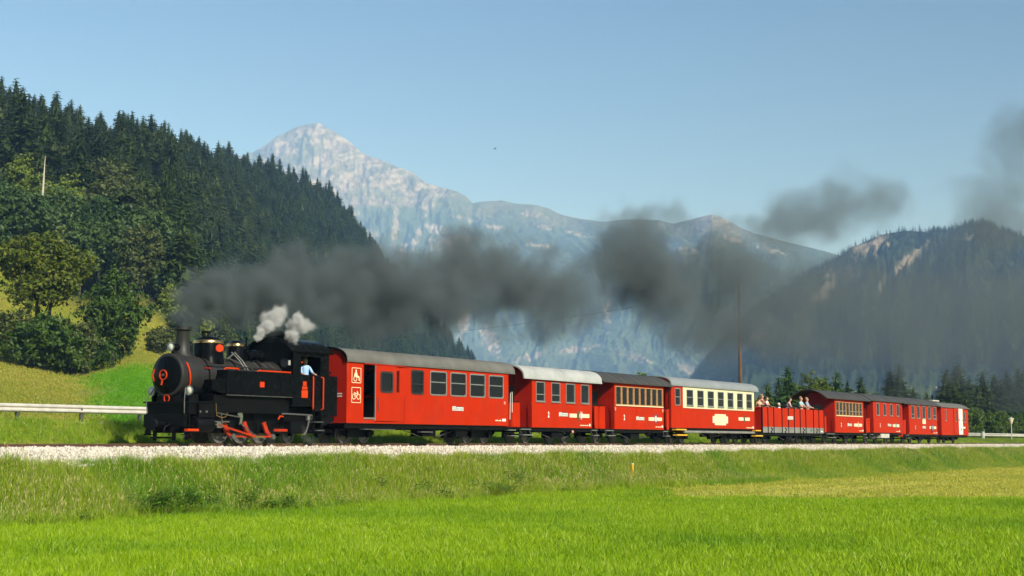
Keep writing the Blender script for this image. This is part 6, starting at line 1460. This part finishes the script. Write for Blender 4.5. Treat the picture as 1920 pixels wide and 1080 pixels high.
    nd = noise(nscale * 1.7, 6, 11.3); v = math_('SUBTRACT', nd.outputs['Fac'], .5); v = math_('MULTIPLY_ADD', v, edge * 2.2, rel)
    mr = N.new('ShaderNodeMapRange'); mr.interpolation_type = 'SMOOTHSTEP'; Lk.new(v, mr.inputs['Value'])
    for nm, q in (('From Min', 1.05), ('From Max', low), ('To Min', 0.0), ('To Max', 1.0)): mr.inputs[nm].default_value = q
    Lk.new(math_('MULTIPLY', mr.outputs[0], de), vc.inputs['Density'])
    vc.inputs['Min'].default_value = lo; vc.inputs['Max'].default_value = hi
    for ax, q in zip('XYZ', res): vc.inputs['Resolution ' + ax].default_value = q
    sm = N.new('GeometryNodeSetMaterial'); sm.inputs['Material'].default_value = mat; Lk.new(vc.outputs[0], sm.inputs[0]); Lk.new(sm.outputs[0], go.inputs[0])
    md = o.modifiers.new('cloud', 'NODES'); md.node_group = g; return o
def puffs(chain, t0=0.0, jit=.25, seed=1):
    """chain of (photo column, row, radius px, strength) laid over the track; filled in between; in train coordinates"""
    r = random.Random(seed); P, Rd, Dn = [], [], []
    q = []
    for px, py, rp, d in chain:
        s = s_at(px, py, t0); w = tw(s, t0); dep = hypot(w[0], w[1]); z = at(px, py, dep)[2]; q.append((s, t0, z, rp * dep / F, d))
    for a, b in zip(q[:-1], q[1:]):
        n = max(1, int(sqrt((a[0] - b[0]) ** 2 + (a[2] - b[2]) ** 2) / (min(a[3], b[3]) * .45)))
        for i in range(n):
            u = i / n; v = [x + (y - x) * u for x, y in zip(a, b)]; k = v[3] * jit
            P.append((v[0] + r.gauss(0, k), v[1] + r.gauss(0, k), v[2] + r.gauss(0, k * .7))); Rd.append(v[3] * r.uniform(.85, 1.15)); Dn.append(v[4] * r.uniform(.75, 1.2))
    P.append(q[-1][:3]); Rd.append(q[-1][3]); Dn.append(q[-1][4]); return P, Rd, Dn
chains = [
    [(344, 622, 9, 2.4), (344, 606, 14, 2.2), (348, 588, 19, 1.8), (366, 562, 30, 1.5), (398, 545, 38, 1.05), (440, 540, 44, .80), (500, 540, 48, .68), (570, 542, 54, .60), (640, 545, 62, .52), (700, 550, 66, .48), (760, 556, 68, .45), (815, 550, 68, .43), (860, 530, 68, .42), (910, 520, 70, .40), (960, 520, 72, .38), (1000, 540, 68, .34), (1045, 580, 56, .28), (1090, 570, 50, .15), (1130, 520, 54, .22), (1165, 480, 62, .30), (1190, 470, 62, .32), (1220, 520, 70, .24), (1270, 545, 70, .18), (1320, 520, 68, .15), (1380, 525, 72, .12), (1440, 535, 74, .09), (1500, 560, 84, .055), (1600, 600, 100, .030), (1700, 605, 115, .022), (1800, 600, 125, .018), (1900, 590, 135, .016), (1990, 580, 145, .015)],
    [(1240, 590, 50, .16), (1310, 615, 52, .18), (1380, 605, 56, .17), (1450, 610, 56, .08), (1530, 625, 56, .04), (1620, 630, 60, .024), (1750, 630, 64, .018), (1880, 630, 64, .016)],
    [(1440, 450, 26, .05), (1490, 425, 38, .11), (1530, 395, 50, .065), (1565, 372, 44, .06), (1600, 392, 48, .055), (1650, 385, 38, .035), (1690, 362, 28, .02)],
    [(1815, 420, 38, .02), (1855, 370, 46, .025), (1885, 320, 46, .03), (1910, 260, 42, .03), (1940, 230, 42, .028)],
    [(1850, 440, 44, .02), (1900, 410, 52, .024), (1950, 400, 56, .022)],
    [(1200, 412, 22, .10), (1258, 402, 26, .12), (1300, 415, 20, .06)], [(1375, 422, 18, .06), (1405, 428, 24, .09), (1440, 440, 16, .04)]]
P, Rd, Dn = [], [], []
for i, ch in enumerate(chains):
    a, b, d = puffs(ch, 0.2 if i < 2 else 1.5, .22, i); P += a; Rd += [q * 1.06 for q in b]; Dn += d
lo = (30.5, -11, 3.4); hi = (172, 13, 46)
cloud('smoke', P, Rd, Dn, lo, hi, (420, 72, 126), volume_mat('coal_smoke', (0.27, 0.325, 0.335), 1.95, 0.0), .40, 2.6, 'dark grey smoke plume trailing back from the chimney over the coaches', 'smoke', tw(0, 0, 0), TROT, rough=.7, edge=1.75, low=.68, grow=.028)
st = [[(486, 637, 5, 6), (490, 628, 10, 5), (500, 612, 14, 4), (512, 602, 16, 3), (524, 588, 15, 2), (535, 578, 11, .8)], [(555, 640, 8, 2.0), (546, 626, 14, 3.0), (556, 610, 17, 2.6), (570, 612, 15, 1.6), (584, 616, 10, .6)]]
P, Rd, Dn = [], [], []
for i, ch in enumerate(st):
    a, b, d = puffs(ch, -.9, .2, 20 + i); P += a; Rd += b; Dn += d
cloud('steam', P, Rd, Dn, (34.6, -2.5, 3.0), (40.0, .7, 5.6), (120, 70, 56), volume_mat('white_steam', (.99, .99, .98), 2.4, -.4), 1.6, .42, 'white steam puffs rising from the engine in front of the cab', 'steam', tw(0, 0, 0), TROT, 5.0)
a, b, d = puffs([(568, 800, 5, .14), (570, 814, 6, .10), (574, 825, 9, .08), (596, 828, 8, .04)], -1.1, .2, 30)
cloud('leaking_steam', a, b, d, (37.2, -1.9, -.1), (40.2, -.6, 1.0), (70, 32, 30), M['white_steam'], 3.0, .22, 'small wisp of steam drifting by the cab step at rail level', 'steam', tw(0, 0, 0), TROT, 9.0)

hz = MB().box(-9500, 9500, -6500, 12800, -8.5, 1760)
hm = volume_mat('haze_air', (.30, .55, 1.0), 1.65e-4, -.34, True)
ho = hz.build('haze', hm, smooth=False); tag(ho, 'pale blue summer haze filling the valley air', 'haze', None, 'stuff'); ho.visible_shadow = True
